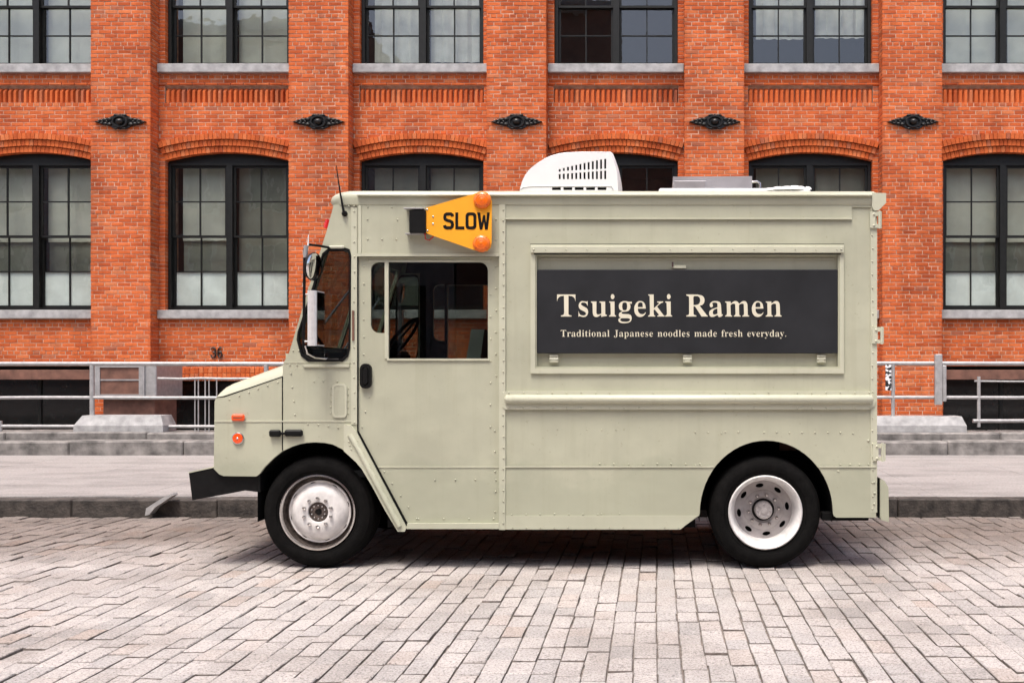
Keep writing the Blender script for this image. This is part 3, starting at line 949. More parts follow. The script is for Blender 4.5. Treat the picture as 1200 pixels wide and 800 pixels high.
for side in (0, 1):
    # cab corner with its quarter light
    cab_o = [(391, 240), (418.5, 240), (418.5, 541.5)] + ARCH_F[::-1][1:10] + [(331.5, 528.2), (331.5, 426), (338.5, 414), (348, 382.6), (364, 329.5), (383, 270)]
    cs = plate('cab_side', cab_o, [QWIN], 0, .03, side=side)
    plate('window_seal', QWIN, [shrink(QWIN, 3.6)], -.008, .012, 'black', cs, side)
    plate('quarter_glass', shrink(QWIN, 3), [], .004, .009, 'cabglass', cs, side)
    # front fender below the bonnet seam
    fen = [(330.5, 441.5), (330.5, 528.6)] + ARCH_F[:4][::-1] + [(262, 557.5), (257, 555.5), (250.5, 549), (251.5, 470), (253.7, 465.5), (263, 464.5)]
    fp = plate('fender', fen, [], .0, .03, side=side)
    plate('fender_seam', [(251.5, 492.6), (418, 492.6), (418, 494.2), (251.5, 494.2)], [], -.004, .002, 'trim', fp, side)
    # raised curved trim between wheel arch and door
    plate('arch_trim', [(404, 497), (412, 498), (418.3, 506), (477, 617.5), (475, 622), (467, 622), (452, 597), (438, 571), (425, 549), (418.3, 541), (404, 528)], [], -.022, .0, 'trim', None, side)
    MB().tube([(P(411, 509)[0], Y0 - .022 if side == 0 else Y0 + TW + .022, P(411, 509)[1]), (P(420, 524)[0], Y0 - .022 if side == 0 else Y0 + TW + .022, P(420, 524)[1]),
               (P(469, 616)[0], Y0 - .022 if side == 0 else Y0 + TW + .022, P(469, 616)[1])], .019, 10).build('arch_trim', M['trim'], truck, 50)
    # door
    d = plate('door', DOOR, [VENT, MAIN], .012, .042, side=side)
    plate('vent_glass', VENT, [], .024, .028, 'cabglass', d, side)
    plate('door_glass', MAIN, [], .020, .024, 'cabglass', d, side)
    plate('glass_divider', [(450.5, 307), (455, 307), (455, 420), (450.5, 420)], [], .004, .0115, 'trim', d, side)
    plate('glass_rail', [(453, 420), (573, 420), (573, 422.4), (453, 422.4)], [], .002, .0115, 'trim', d, side)
    plate('glass_surround', rr_px(431.5, 574, 304.5, 307, 0), [], .007, .0115, 'trim', d, side)
    plate('door_seam', [(441, 546.4), (585, 546.4), (585, 548), (441.5, 548)], [], .008, .0118, 'trim', d, side)
    # door recess, handle
    hb = plate('door_handle', rr_px(422.5, 435.5, 426, 455, 6), [rr_px(425.5, 432.5, 430, 451, 3)], -.02, .0118, 'black', d, side)
    plate('handle_lever', rr_px(426, 432, 431, 450, 3), [], -.026, .0, 'black', hb, side)
    # header over the door
    plate('door_header', [(419.5, 240.5), (585, 240.5), (585, 300.4), (419.5, 300.4)], [], -.012, .03, side=side)
    plate('header_edge', [(419, 297.5), (585, 297.5), (585, 300.8), (419, 300.8)], [], -.022, -.0125, 'trim', None, side)
    plate('header_edge', [(421, 241), (424, 241), (424, 297), (421, 297)], [], -.017, -.0125, 'trim', None, side)
    # posts
    plate('door_post', [(411.8, 243), (418.6, 243), (418.6, 497), (411.8, 497)], [], -.006, -.001, 'trim', None, side)
    plate('body_post', [(585.2, 240), (592.5, 240), (592.5, 620), (585.2, 620)], [], -.016, .03, 'trim', None, side)
    plate('sill_step', [(478, 612.6), (585, 612.6), (585, 619), (476.5, 619)], [], -.018, .011, 'trim', None, side)
    # box body: upper skin and lower skin
    up = [(592.5, 236), (1026, 236), (1026, 548), (958.9, 548)] + [p for p in ARCH_R[::-1] if p[1] < 547] + [(837.1, 548), (592.5, 548)]
    holes = [rr_px(627, 984, 291, 432, 0)] if side == 0 else []
    plate('body_side', up, holes, 0, .03, side=side)
    low = [(592.5, 547), (837.4, 547)] + [p for p in ARCH_R if p[0] < 860 and p[1] > 549][::-1] + [(819, 604), (797, 619.5), (592.5, 619.5)]
    plate('lower_skin', low, [], -.006, -.0005, side=side)
    low2 = [(958.6, 547), (1026.3, 547), (1026.3, 606), (980, 606), (977, 604)] + [p for p in ARCH_R[::-1] if p[0] > 930 and p[1] > 549]
    plate('lower_skin', low2, [], -.006, -.0005, side=side)
    plate('skirt_rail', [(592.6, 603.6), (818, 603.6), (797, 619.8), (592.6, 619.8)], [], -.012, -.0065, 'trim', None, side)
    for u0, u1 in ((592.6, 836), (960, 1026.2)):
        plate('belt_strip', [(u0, 545.6), (u1, 545.6), (u1, 547.3), (u0, 547.3)], [], -.013, -.0065, 'trim', None, side)
    # drip mouldings
    plate('roof_moulding', [(587, 240), (1026, 240), (1026, 243), (998, 243), (998, 257), (587, 257)], [], -.010, -.001, 'paint', None, side)
    plate('roof_moulding', [(587, 255.6), (998, 255.6), (998, 257.4), (587, 257.4)], [], -.017, -.0105, 'trim', None, side)
    # rub rail
    plate('rub_rail_plate', [(593, 458), (1018, 458), (1024, 462), (1026, 468.5), (1024, 475), (1018, 479.5), (593, 479.5), (589, 476), (589, 461.5)], [], -.021, -.0005, 'trim', None, side)
    yq = Y0 - .023 if side == 0 else Y0 + TW + .023
    (xa, zz), (xb, _) = P(594, 467.5), P(1020, 467.5)
    MB().tube([(xa - .012, yq + .0, zz), (xa, yq, zz), (xb, yq, zz), (xb + .014, yq, zz)], [.012, .033, .033, .012], 14).build('rub_rail', M['trim'], truck, 60)
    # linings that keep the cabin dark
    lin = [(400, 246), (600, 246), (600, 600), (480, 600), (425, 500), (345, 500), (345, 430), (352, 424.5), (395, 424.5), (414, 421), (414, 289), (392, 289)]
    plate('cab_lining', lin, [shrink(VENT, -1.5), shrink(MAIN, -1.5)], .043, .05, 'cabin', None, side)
    # wheel wells
    for arc_, xc_ in ((ARCH_F, 370), (ARCH_R, 898)):
        w = MB(); n = len(arc_)
        pts = [(arc_[0][0], 612)] + list(arc_) + [(arc_[-1][0] + (50 if xc_ == 370 else 0), 612)]
        vv = []
        for (u, v) in pts:
            x_, z_ = P(u, v)
            ya, yb = (Y0 + .028, Y0 + .62) if side == 0 else (Y0 + TW - .028, Y0 + TW - .62)
            vv += [(x_, ya, z_), (x_, yb, z_)]
        w.quadset(vv, [(2 * i, 2 * i + 2, 2 * i + 3, 2 * i + 1) for i in range(len(pts) - 1)] + [tuple(range(1, 2 * len(pts), 2))])
        w.build('wheel_well', M['under'], truck)

# roof cap with a rounded nose
def roof_section(x, zt, zb, k=0.0):
    """cross-section running round from near edge to far edge; k pulls the sides in"""
    h = zt - zb
    o = []
    for (d, f) in ((-.004, 0), (-.016, .06), (-.022, .45), (-.020, .62), (-.010, .80), (.02, .93), (.07, .985), (.2, 1.0), (1.025, 1.02)):
        o.append((x, Y0 + d + k, zb + h * f))
    return o + [(x, 2 * (Y0 + TW / 2) - p[1], p[2]) for p in o[-2::-1]]
secs = []
for (u, t_, b_, k) in ((384.2, 233.6, 234.6, .11), (385, 230.3, 237.6, .075), (387.5, 227.4, 239.6, .05), (392, 225, 241, .028), (399, 223.2, 241.3, .012), (410, 222, 241.3, .003), (420, 222, 241.3, 0), (1024, 222.6, 241.3, 0), (1027.6, 224, 240.5, .01)):
    secs.append(roof_section((u - PX) / S, H - (t_ - PY) / S, H - (b_ - PY) / S, k))
n = len(secs[0])
rf = MB().quadset([p for s_ in secs for p in s_],
                  [(i * n + j, i * n + j + 1, (i + 1) * n + j + 1, (i + 1) * n + j) for i in range(len(secs) - 1) for j in range(n - 1)] +
                  [tuple(range(n)), tuple((len(secs) - 1) * n + j for j in range(n))])
roof = rf.build('roof', M['paint'], truck, 50)
for side in (0, 1):
    sgn = -1 if side == 0 else 1
    yb = Y0 if side == 0 else Y0 + TW
    (xa, za), (xb, zb) = P(420, 228.6), P(1021, 230.8)
    MB().cbox(xa, xb, min(yb + sgn * .045, yb + sgn * .012), max(yb + sgn * .045, yb + sgn * .012), zb, za, .004).build('gutter', M['trim'], roof)

# bonnet: rolls over from the fender seam to its crown
def zl(tab, u):
    for (a_, b_) in zip(tab, tab[1:]):
        if a_[0] <= u <= b_[0]: return a_[1] + (b_[1] - a_[1]) * (u - a_[0]) / (b_[0] - a_[0])
    return tab[-1][1]
seam = [(252.2, 468), (253.7, 465.5), (262, 463.8), (331, 440.8)]
crown = [(252.2, 465), (253.4, 460.5), (256, 456), (260, 451.6), (265, 448.8), (282.5, 442.3), (307, 433), (331, 424.2)]
us = [252.2, 253.4, 254.6, 256, 258, 260, 262.5, 265, 270, 282.5, 295, 307, 320, 331]
vv = []; prof = ((0, 0), (.012, .30), (.035, .58), (.07, .80), (.12, .93), (.19, 1.0), (TW / 2, 1.16))
rows = list(prof) + [(TW - d, f) for d, f in prof[-2::-1]]
for u in us:
    zs_, zc_ = zl(seam, u), zl(crown, u)
    for d, f in rows:
        x_, z_ = P(u, zs_ + (zc_ - zs_) * f)
        vv.append((x_, Y0 + .002 + d * (TW - .004) / TW, z_))
n = len(rows)
MB().quadset(vv, [(i * n + j, i * n + j + 1, (i + 1) * n + j + 1, (i + 1) * n + j) for i in range(len(us) - 1) for j in range(n - 1)]).build('bonnet', M['paint'], truck, 60)
# nose panel, grille and headlamps
x_ = P(251, 0)[0]
fp = MB().box(x_ + .004, x_ + .03, Y0 + .031, Y0 + TW - .031, P(0, 556)[1], P(0, 466)[1]).build('nose_panel', M['paint'], truck)
for i in range(7):
    z_ = P(0, 535)[1] + i * .055
    MB().cbox(x_ - .012, x_ + .0035, Y0 + .6, Y0 + TW - .6, z_, z_ + .03, .004).build('grille_slat', M['black'], fp)
for yy in (Y0 + .33, Y0 + TW - .33):
    MB().lathe([(.001, -.012), (.09, -.01), (.105, 0), (.105, .004)], (x_, yy, P(0, 505)[1]), 'X', 24).build('headlamp', M['chrome'], fp, 50)
# windscreen with its frame
(xt, zt), (xb, zb) = P(392, 246), P(339, 413)
ws = MB()
for (ya, yb_, sa, sb) in ((.03, .07, 0, 1), (TW - .07, TW - .03, 0, 1), (TW / 2 - .02, TW / 2 + .02, 0, 1), (.07, TW - .07, 0, .24), (.07, TW - .07, .95, 1)):
    v_ = []
    for s_ in (sa, sb):
        for yy in (ya, yb_):
            for o_ in (0, .03): v_.append((xt + (xb - xt) * s_ + o_, Y0 + yy, zt + (zb - zt) * s_))
    ws.quadset(v_, [(0, 2, 6, 4), (1, 3, 7, 5), (0, 1, 5, 4), (2, 3, 7, 6), (0, 1, 3, 2), (4, 5, 7, 6)])
wsf = ws.build('windscreen_frame', M['paint'], truck)
for ya, yb_ in ((.07, TW / 2 - .02), (TW / 2 + .02, TW - .07)):
    v_ = [(xt + (xb - xt) * s_ + .012 + o_, Y0 + yy, zt + (zb - zt) * s_) for s_ in (.24, .95) for yy in (ya, yb_) for o_ in (0, .005)]
    MB().quadset(v_, [(0, 2, 6, 4), (1, 3, 7, 5), (0, 1, 5, 4), (2, 3, 7, 6), (0, 1, 3, 2), (4, 5, 7, 6)]).build('windscreen', M['cabglass'], wsf)
for y1, y2 in ((.35, .95), (1.25, 1.85)):
    pa = (xb - .02, Y0 + y1, zb + .02); pb = (xt + (xb - xt) * .5 - .03, Y0 + y2, zt + (zb - zt) * .5)
    MB().tube([pa, pb], .009, 6).build('wiper', M['chrome'], wsf)
MB().box(P(333, 0)[0], P(340, 0)[0], Y0 + .031, Y0 + TW - .031, P(0, 428)[1], P(0, 414)[1]).build('cowl', M['paint'], truck)

# inside of the cab
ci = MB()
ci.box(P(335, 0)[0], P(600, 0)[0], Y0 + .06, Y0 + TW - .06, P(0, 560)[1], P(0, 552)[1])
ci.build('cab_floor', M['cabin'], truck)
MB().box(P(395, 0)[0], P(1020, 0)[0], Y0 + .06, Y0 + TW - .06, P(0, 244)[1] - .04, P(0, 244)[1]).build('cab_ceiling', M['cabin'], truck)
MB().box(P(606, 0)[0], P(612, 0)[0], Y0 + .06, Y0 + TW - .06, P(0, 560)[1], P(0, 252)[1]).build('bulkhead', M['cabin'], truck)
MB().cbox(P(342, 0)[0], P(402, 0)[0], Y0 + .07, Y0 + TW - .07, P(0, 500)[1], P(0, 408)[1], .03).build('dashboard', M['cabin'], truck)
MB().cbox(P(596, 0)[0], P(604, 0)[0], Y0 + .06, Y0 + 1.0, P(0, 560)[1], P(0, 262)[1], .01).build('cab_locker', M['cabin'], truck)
# steering wheel
cx, cy, cz = P(447, 0)[0], Y0 + .52, P(0, 396)[1]
tilt = math.radians(38)
def sw(t_, r_, o_=0): return (cx - math.sin(tilt) * r_ * math.sin(t_) * -1 + o_ * -math.cos(tilt), cy + r_ * math.cos(t_), cz + math.cos(tilt) * r_ * math.sin(t_) * 1 - o_ * math.sin(tilt))
stw = MB().tube([sw(2 * math.pi * i / 24, .21) for i in range(25)], .014, 8, False).build('steering_wheel', M['black'], truck, 60)
sp = MB()
for k in range(3): sp.tube([sw(0, 0, .03), sw(math.radians(90 + 120 * k), .2)], .010, 6)
sp.tube([sw(0, 0, .02), (P(405, 0)[0], cy, P(0, 455)[1])], .03, 8)
sp.build('steering_column', M['black'], stw, 50)
# seats
def seat(name, xr, yc, h):
    s_ = empty(name, (xr, yc, h)) if False else None
    q = MB().cbox(xr - .46, xr, yc - .24, yc + .24, h, h + .12, .04).build(name, M['seat'], truck)
    b_ = MB().quadset([(xr - .10, yc - .23, h + .121), (xr + .02, yc - .23, h + .121), (xr + .02, yc + .23, h + .121), (xr - .10, yc + .23, h + .121),
                       (xr - .02, yc - .2, h + .62), (xr + .08, yc - .2, h + .62), (xr + .08, yc + .2, h + .62), (xr - .02, yc + .2, h + .62)],
                      [(0, 1, 5, 4), (1, 2, 6, 5), (2, 3, 7, 6), (3, 0, 4, 7), (4, 5, 6, 7), (0, 3, 2, 1)]).build('seat_back', M['seat'], q)
    MB().box(xr - .36, xr - .1, yc - .14, yc + .14, P(0, 552)[1], h - .001).build('seat_pedestal', M['cabin'], q)
seat('driver_seat', PD(561, 0, .5)[0], Y0 + .50, 1.15)
seat('passenger_seat', P(545, 0)[0], Y0 + 1.45, 1.02)

# ------------------------------------------------------------------ service hatch and lettering
plate('hatch_recess', rr_px(625, 986, 289, 434, 0), [], .031, .036, 'paint')
fr = MB().prism(PP(rr_px(622, 988.5, 286.5, 437.5, 0)), [PP(rr_px(627.4, 983.6, 297.5, 431.6, 0))], Y0 - .016, Y0 - .0008)
hf = fr.build('hatch_frame', M['trim'], truck)
MB().prism(PP(rr_px(625.6, 985.4, 295.5, 433.2, 0)), [PP(rr_px(629, 981.8, 299, 429.5, 0))], Y0 - .006, Y0 + .0305).build('frame_lip', M['paint'], hf)
(xa, za), (xb, zb) = P(622.5, 289), P(988, 297)
MB().cbox(xa, xb, Y0 - .036, Y0 - .0165, zb, za, .004).build('awning_rail', M['trim'], hf)
plate('rail_shadow_line', [(621.5, 285.6), (989, 285.6), (989, 287), (621.5, 287)], [], -.0005 - .0016, -.0004, 'under', hf)  # dark strip painting in the shadow line above the awning rail
plate('rail_shadow_line', [(626, 297.2), (985, 297.2), (985, 298.4), (626, 298.4)], [], -.0175, -.0163, 'under', hf)  # second painted shadow line, along the underside of the rail
(xa, za), (xb, zb) = P(633, 302.3), P(978, 303.6)
MB().box(xa, xb, Y0 + .022, Y0 + .0305, zb, za).build('upper_batten', M['trim'], hf)
(xa, za), (xb, zb) = P(629.5, 316), P(981.5, 414)
hatch = MB().cbox(xa, xb, Y0 - .012, Y0 + .0305, zb, za, .004).build('hatch_panel', M['sign'], truck)
hatch['label'] = 'black sign panel with cream ramen lettering'
G = {".":[90,[56,38,64,29,64,8,56,-2,41,-4,28,4,25,24,30,36,41,40]],"J":[165,[40,228,157,228,157,219,135,214,129,201,128,44,123,11,109,-13,86,-28,47,-32,20,-24,6,-11,-1,5,0,22,9,33,22,37,36,34,45,23,44,3,38,-10,42,-18,58,-20,67,-16,73,-3,71,204,61,215,40,219]],"R":[236,[8,228,132,227,170,219,184,213,195,204,202,194,207,182,209,167,205,148,196,133,180,120,157,112,229,11,240,9,240,0,169,0,101,106,91,106,93,25,97,16,113,9,121,9,121,0,8,0,8,9,27,13,34,20,37,40,36,203,31,212,16,218,8,219],[101,214,93,208,91,193,91,117,114,118,133,124,145,136,151,156,152,168,149,189,142,204,129,213]],"T":[212,[5,159,5,228,205,228,205,158,197,158,191,184,178,202,160,213,132,217,133,25,138,15,148,10,164,9,164,0,46,0,46,9,67,13,74,20,78,40,78,217,51,213,33,202,20,183,14,159]],"a":[172,[98,158,123,152,132,146,138,139,145,118,149,18,160,21,165,14,147,0,127,-5,116,-4,108,1,103,8,100,17,88,8,76,1,62,-3,39,-4,26,1,16,11,11,24,11,42,15,52,22,60,44,75,99,95,98,133,90,144,74,148,58,145,53,142,55,131,61,116,58,104,43,96,26,99,18,109,17,124,25,139,47,154,72,159],[99,85,82,78,69,69,62,57,59,42,60,31,63,23,68,18,87,20,99,32]],"d":[185,[88,228,160,228,162,20,177,14,177,5,130,0,111,-5,111,19,104,9,94,1,83,-4,61,-4,46,1,27,17,14,42,10,74,14,109,28,136,41,149,56,157,73,159,84,158,94,154,103,148,111,140,110,209,103,217,88,220],[80,139,69,132,62,116,59,77,62,38,68,23,79,15,93,16,107,28,111,38,110,125,99,137,91,140]],"e":[150,[92,158,104,154,115,148,124,140,132,130,137,117,141,83,58,83,61,56,69,37,82,25,100,21,109,23,118,27,135,43,142,36,129,18,114,5,96,-2,77,-5,59,-2,42,5,29,18,18,34,12,55,10,90,15,111,30,136,43,149,60,157,69,159],[81,148,71,146,64,137,59,122,58,96,101,96,98,133,94,143,86,148]],"f":[107,[97,232,113,227,125,218,131,206,130,190,120,179,104,179,94,188,95,206,98,219,90,222,79,218,74,195,74,155,102,155,102,138,74,138,75,20,79,13,93,8,100,8,100,0,7,0,7,8,24,15,26,37,26,138,8,138,8,155,26,155,27,189,35,210,51,224,73,231]],"g":[164,[98,157,117,152,158,152,158,134,134,134,143,119,145,95,138,76,123,61,102,53,59,49,51,39,52,31,62,25,121,22,143,15,154,1,158,-18,156,-30,152,-40,146,-49,136,-56,124,-62,92,-69,58,-70,33,-65,16,-56,8,-44,7,-37,9,-30,14,-23,34,-13,17,0,13,7,12,21,21,37,51,55,34,64,21,75,14,89,12,114,20,134,37,149,60,157,69,159],[79,148,69,146,62,138,57,105,62,73,69,65,79,62,89,65,95,73,100,105,95,138,89,146],[48,-17,40,-26,37,-36,39,-44,53,-55,80,-58,103,-57,119,-52,128,-44,131,-29,125,-21,109,-17]],"h":[190,[9,228,74,228,74,133,84,145,95,153,108,158,122,159,141,156,154,146,162,129,165,106,167,16,174,9,182,8,182,0,101,0,101,8,110,9,114,13,118,28,115,129,106,135,94,135,80,125,74,118,76,16,82,9,90,8,90,0,9,0,9,8,22,13,26,28,24,212,18,218,9,220]],"i":[99,[60,230,71,220,76,206,71,192,60,183,45,181,32,188,26,201,27,216,36,228,45,231],[10,155,74,155,76,16,82,10,90,8,90,0,9,0,9,8,23,13,26,28,23,142,10,147]],"k":[179,[10,228,74,228,74,84,120,132,122,139,118,145,103,147,103,155,173,155,173,147,154,142,137,130,111,104,176,13,188,8,188,0,105,0,105,8,117,10,119,20,81,74,74,67,77,13,90,8,90,0,9,0,9,8,23,13,26,28,24,215,10,220]],"l":[100,[10,228,74,228,76,16,82,10,90,8,90,0,9,0,9,8,23,13,26,28,24,215,15,219,10,220]],"m":[277,[119,159,134,157,146,152,155,143,160,131,171,143,182,152,195,157,209,159,228,156,241,146,249,129,252,106,254,16,260,9,268,8,268,0,189,0,189,8,201,13,205,28,202,129,193,135,182,135,168,126,162,119,164,16,170,9,178,8,178,0,100,0,100,8,112,13,116,28,113,129,104,135,92,135,79,125,73,118,76,13,89,8,89,0,9,0,9,8,22,13,26,28,24,139,18,146,9,147,9,155,73,155,73,132,83,144,94,152,106,157]],"n":[190,[122,159,141,156,154,146,162,129,165,106,167,16,174,9,182,8,182,0,101,0,101,8,110,9,114,13,118,28,115,129,106,135,94,135,80,125,74,118,76,16,82,9,90,8,90,0,9,0,9,8,22,13,26,28,24,139,18,146,9,147,9,155,74,155,74,134,84,145,95,153,108,158]],"o":[168,[95,159,114,153,131,143,144,129,153,110,158,89,156,54,149,34,138,18,123,5,105,-2,84,-5,63,-2,45,6,30,18,19,35,12,55,10,88,15,110,24,128,37,143,54,153,73,159],[77,149,67,141,62,126,63,23,68,13,78,7,91,7,101,13,109,41,108,114,104,135,96,146,91,149]],"p":[186,[124,159,139,154,158,137,171,111,175,80,171,46,158,19,146,6,131,-2,113,-5,102,-4,91,0,82,7,74,16,77,-53,90,-61,99,-61,99,-70,9,-70,9,-62,23,-55,26,-32,24,139,18,145,10,147,10,155,72,155,72,131,80,144,90,152,102,158],[92,138,79,127,74,118,74,34,84,19,90,15,105,15,116,23,122,39,126,77,123,115,117,131,107,138]],"r":[144,[129,157,141,148,144,128,139,117,128,112,113,114,97,130,87,128,78,116,75,96,76,18,82,11,99,8,99,0,9,0,9,8,23,13,26,28,24,140,18,146,10,147,10,155,73,155,73,126,88,146,105,157,111,159]],"s":[144,[109,153,115,160,122,160,122,111,114,111,103,133,87,146,65,147,54,137,54,122,73,106,111,86,124,70,129,47,125,26,114,9,97,-2,69,-5,37,4,30,2,26,-4,18,-4,18,53,27,53,33,34,43,19,56,10,76,8,89,13,96,24,95,36,86,48,38,74,23,90,18,110,22,130,32,145,49,156,59,159]],"t":[114,[64,212,72,212,72,155,104,155,104,139,72,139,75,25,84,20,95,24,103,37,111,33,102,16,91,5,78,-2,62,-5,44,-2,33,5,26,18,24,36,24,139,10,139,10,150]],"u":[187,[6,155,71,155,72,29,81,19,96,19,109,26,114,33,112,139,105,146,95,147,95,155,162,155,164,22,175,15,180,15,180,6,133,0,114,-5,114,20,93,2,73,-5,55,-4,38,3,28,16,23,36,21,138,15,145,6,147]],"v":[153,[-1,155,82,155,82,147,68,145,65,134,92,61,121,136,119,141,110,146,102,147,102,155,152,155,152,147,139,139,130,122,80,-5,71,-5,9,143,-1,147]],"y":[150,[-2,155,81,155,81,147,65,142,66,128,93,59,119,140,109,146,101,147,101,155,150,155,150,147,141,143,130,121,65,-48,48,-65,26,-70,10,-66,-1,-53,-2,-34,5,-24,22,-20,34,-27,38,-48,46,-49,68,-13,70,-2,6,145,-2,147]]}
def soften(l, raw, kx=5.2, ky=1.8):
    """even out the stroke contrast: a little off the stems, a little onto the hairlines"""
    def hit(p):
        c_ = False
        for q in raw:
            for i in range(len(q)):
                a_, b_ = q[i - 1], q[i]
                if (a_[1] > p[1]) != (b_[1] > p[1]) and p[0] < (b_[0] - a_[0]) * (p[1] - a_[1]) / (b_[1] - a_[1]) + a_[0]: c_ = not c_
        return c_
    out = []
    n = len(l)
    for i in range(n):
        a_, b_, c_ = l[i - 1], l[i], l[(i + 1) % n]
        d1 = Vector((b_[0] - a_[0], b_[1] - a_[1])); d2 = Vector((c_[0] - b_[0], c_[1] - b_[1]))
        if d1.length < 1e-6 or d2.length < 1e-6: out.append(b_); continue
        t_ = d1.normalized() + d2.normalized()
        if t_.length < 1e-3: out.append(b_); continue
        t_.normalize(); nr = Vector((t_.y, -t_.x))
        if hit((b_[0] + nr.x * 1.3, b_[1] + nr.y * 1.3)): nr = -nr
        out.append((b_[0] - nr.x * kx, b_[1] + nr.y * ky))
    return out
def text(s, x0, x1, zbase, size, d, parent, mat, xs=1.0, wt=(5.4, 1.6)):
    """lay glyph outlines along a line so that they span x0..x1"""
    adv = 0
    for ch in s: adv += 125 if ch == ' ' else G[ch][0]
    k = size / 500
    extra = ((x1 - x0) / k - adv * xs) / (len(s) - 1)
    x = 0
    for ch in s:
        if ch == ' ': x += 125 * xs + extra; continue
        raw = [[(l[i], l[i + 1]) for i in range(0, len(l), 2)] for l in G[ch][1:]]
        loops = [[(x0 + (x + u * xs) * k, zbase + v * k) for u, v in soften(l, raw, *wt)] for l in raw]
        def area(l): return abs(sum(l[i - 1][0] * l[i][1] - l[i][0] * l[i - 1][1] for i in range(len(l))))
        def inside(p, l):
            c_ = False
            for i in range(len(l)):
                a_, b_ = l[i - 1], l[i]
                if (a_[1] > p[1]) != (b_[1] > p[1]) and p[0] < (b_[0] - a_[0]) * (p[1] - a_[1]) / (b_[1] - a_[1]) + a_[0]: c_ = not c_
            return c_
        loops.sort(key=area, reverse=True)
        outs = []
        for l in loops:
            for o in outs:
                if inside(l[0], o[0]): o[1].append(l); break
            else: outs.append([l, []])
        mb = MB()
        for o in outs: mb.prism(o[0], o[1], Y0 + d - .002, Y0 + d)
        mb.build('letter', M[mat], parent)
        x += G[ch][0] * xs + extra
text('Tsuigeki Ramen', P(652, 0)[0], P(917, 0)[0], P(0, 370.8)[1], .350, -.0122, hatch, 'cream')
text('Traditional Japanese noodles made fresh everyday.', P(657, 0)[0], P(922, 0)[0], P(0, 394.4)[1], .1045, -.0122, hatch, 'cream', 1.0, (7.5, 0.5))
for u in (649, 805.5, 962.5):          # over-centre clasps under the hatch
    (xa, za), (xb, zb) = P(u - 5.2, 414.5), P(u + 5.2, 425)
    c_ = MB().cbox(xa, xb, Y0 + .005, Y0 + .0305, zb, za - .0, .003).build('clasp', M['trim'], truck)
    for v in (417, 420.3): 
        MB().tube([(xa, Y0 + .004, P(0, v)[1]), (xb, Y0 + .004, P(0, v)[1])], .006, 6).build('clasp_bar', M['trim'], c_)
    (xa, za), (xb, zb) = P(u - 3, 421.5), P(u + 3, 424)
    MB().box(xa, xb, Y0 + .0, Y0 + .0048, zb, za).build('clasp_lever', M['trim'], c_)
(xa, za), (xb, zb) = P(788, 310.5), P(804, 314.5)
lt = MB().cbox(xa, xb, Y0 + .004, Y0 + .0305, zb, za, .002).build('latch', M['trim'], truck)
(xa, za), (xb, zb) = P(787, 307), P(789.4, 313)
MB().cbox(xa, xb, Y0 - .012, Y0 + .0035, zb, za, .001).build('latch_pin', M['chrome'], lt)

# ------------------------------------------------------------------ swing-out warning board
dS = -.085
def q2(px, py, d): 
    p = PD(px, py, d); return (p[0], p[2])
brd = [(499, 244.6), (500, 243.2), (558, 226.4), (563, 225.6), (570, 226.2), (574.5, 229.5), (576.3, 236), (576, 284), (574.8, 290), (570.5, 294.2), (564, 295), (557, 293.4), (500, 273.6), (499, 272.4)]
wb = MB().prism([q2(*p, dS) for p in brd], [], Y0 + dS, Y0 + dS + .012).build('warning_board', M['yellow'], truck)
wb['label'] = 'orange swing-out board lettered SLOW with two amber lamps'
def stroke(pts, w, nm='letter'):
    MB().prism(ribbon([q2(*p, dS) for p in pts], w / S), [], Y0 + dS - .0022, Y0 + dS - .0002).build(nm, M['black'], wb)
Wd = 3.5
stroke([(530.3, 253.6), (530.0, 251.9), (528.4, 250.8), (523.4, 250.8), (521.6, 252.2), (521.2, 254.5), (521.6, 256.6), (523.4, 258.0), (527.8, 259.2), (529.8, 260.6), (530.3, 263), (529.8, 265.6), (528, 267), (523.2, 267), (521.4, 265.9), (520.9, 264)], Wd)
MB().prism([q2(*p, dS) for p in ((533.6, 249), (537, 249), (537, 265.4), (544.2, 265.4), (544.2, 268.8), (533.6, 268.8))], [], Y0 + dS - .0022, Y0 + dS - .0002).build('letter', M['black'], wb)
o_, i_ = rrect(545.6, 558.3, 249, 268.8, 4.2), rrect(549.1, 554.8, 252.3, 265.5, 1.8)
MB().prism([q2(*p, dS) for p in o_], [[q2(*p, dS) for p in i_]], Y0 + dS - .0022, Y0 + dS - .0002).build('letter', M['black'], wb)
MB().prism([q2(*p, dS) for p in ((559.3, 249), (562.7, 249), (564.4, 261.5), (566.0, 252), (568.6, 252), (569.6, 261.5), (570.8, 249), (574.0, 249), (571.6, 269), (568.3, 269), (567.2, 260.0), (565.2, 269), (562.2, 269))], [], Y0 + dS - .0022, Y0 + dS - .0002).build('letter', M['black'], wb)
for (u, v) in ((565.3, 234.6), (564.4, 285.4)):
    c_ = PD(u, v, dS)
    r_ = 10.1 / S
    l_ = MB().lathe([(r_, -.0005), (r_, -.012), (r_ * .93, -.022), (r_ * .62, -.030), (r_ * .60, -.027), (r_ * .34, -.032), (r_ * .32, -.029), (r_ * .12, -.034), (.0005, -.035)], c_, 'Y', 28).build('lamp', M['amber'], wb, 45)
    for k in range(4):
        a_ = math.radians(45 + 90 * k)
        MB().dome((c_[0] + r_ * .8 * math.cos(a_), c_[1] - .024, c_[2] + r_ * .8 * math.sin(a_)), .005, .003, n=6).build('screw', M['red'], l_)
for (u, v) in ((500.6, 245.4), (507.5, 253.8), (507.5, 262.3), (501, 270.2)):
    MB().dome(PD(u, v, dS - .0005), .008, .006).build('bolt', M['chrome'], wb, 60)
a_, b_ = PD(479.4, 246, -.10), PD(498.8, 272.8, -.10)
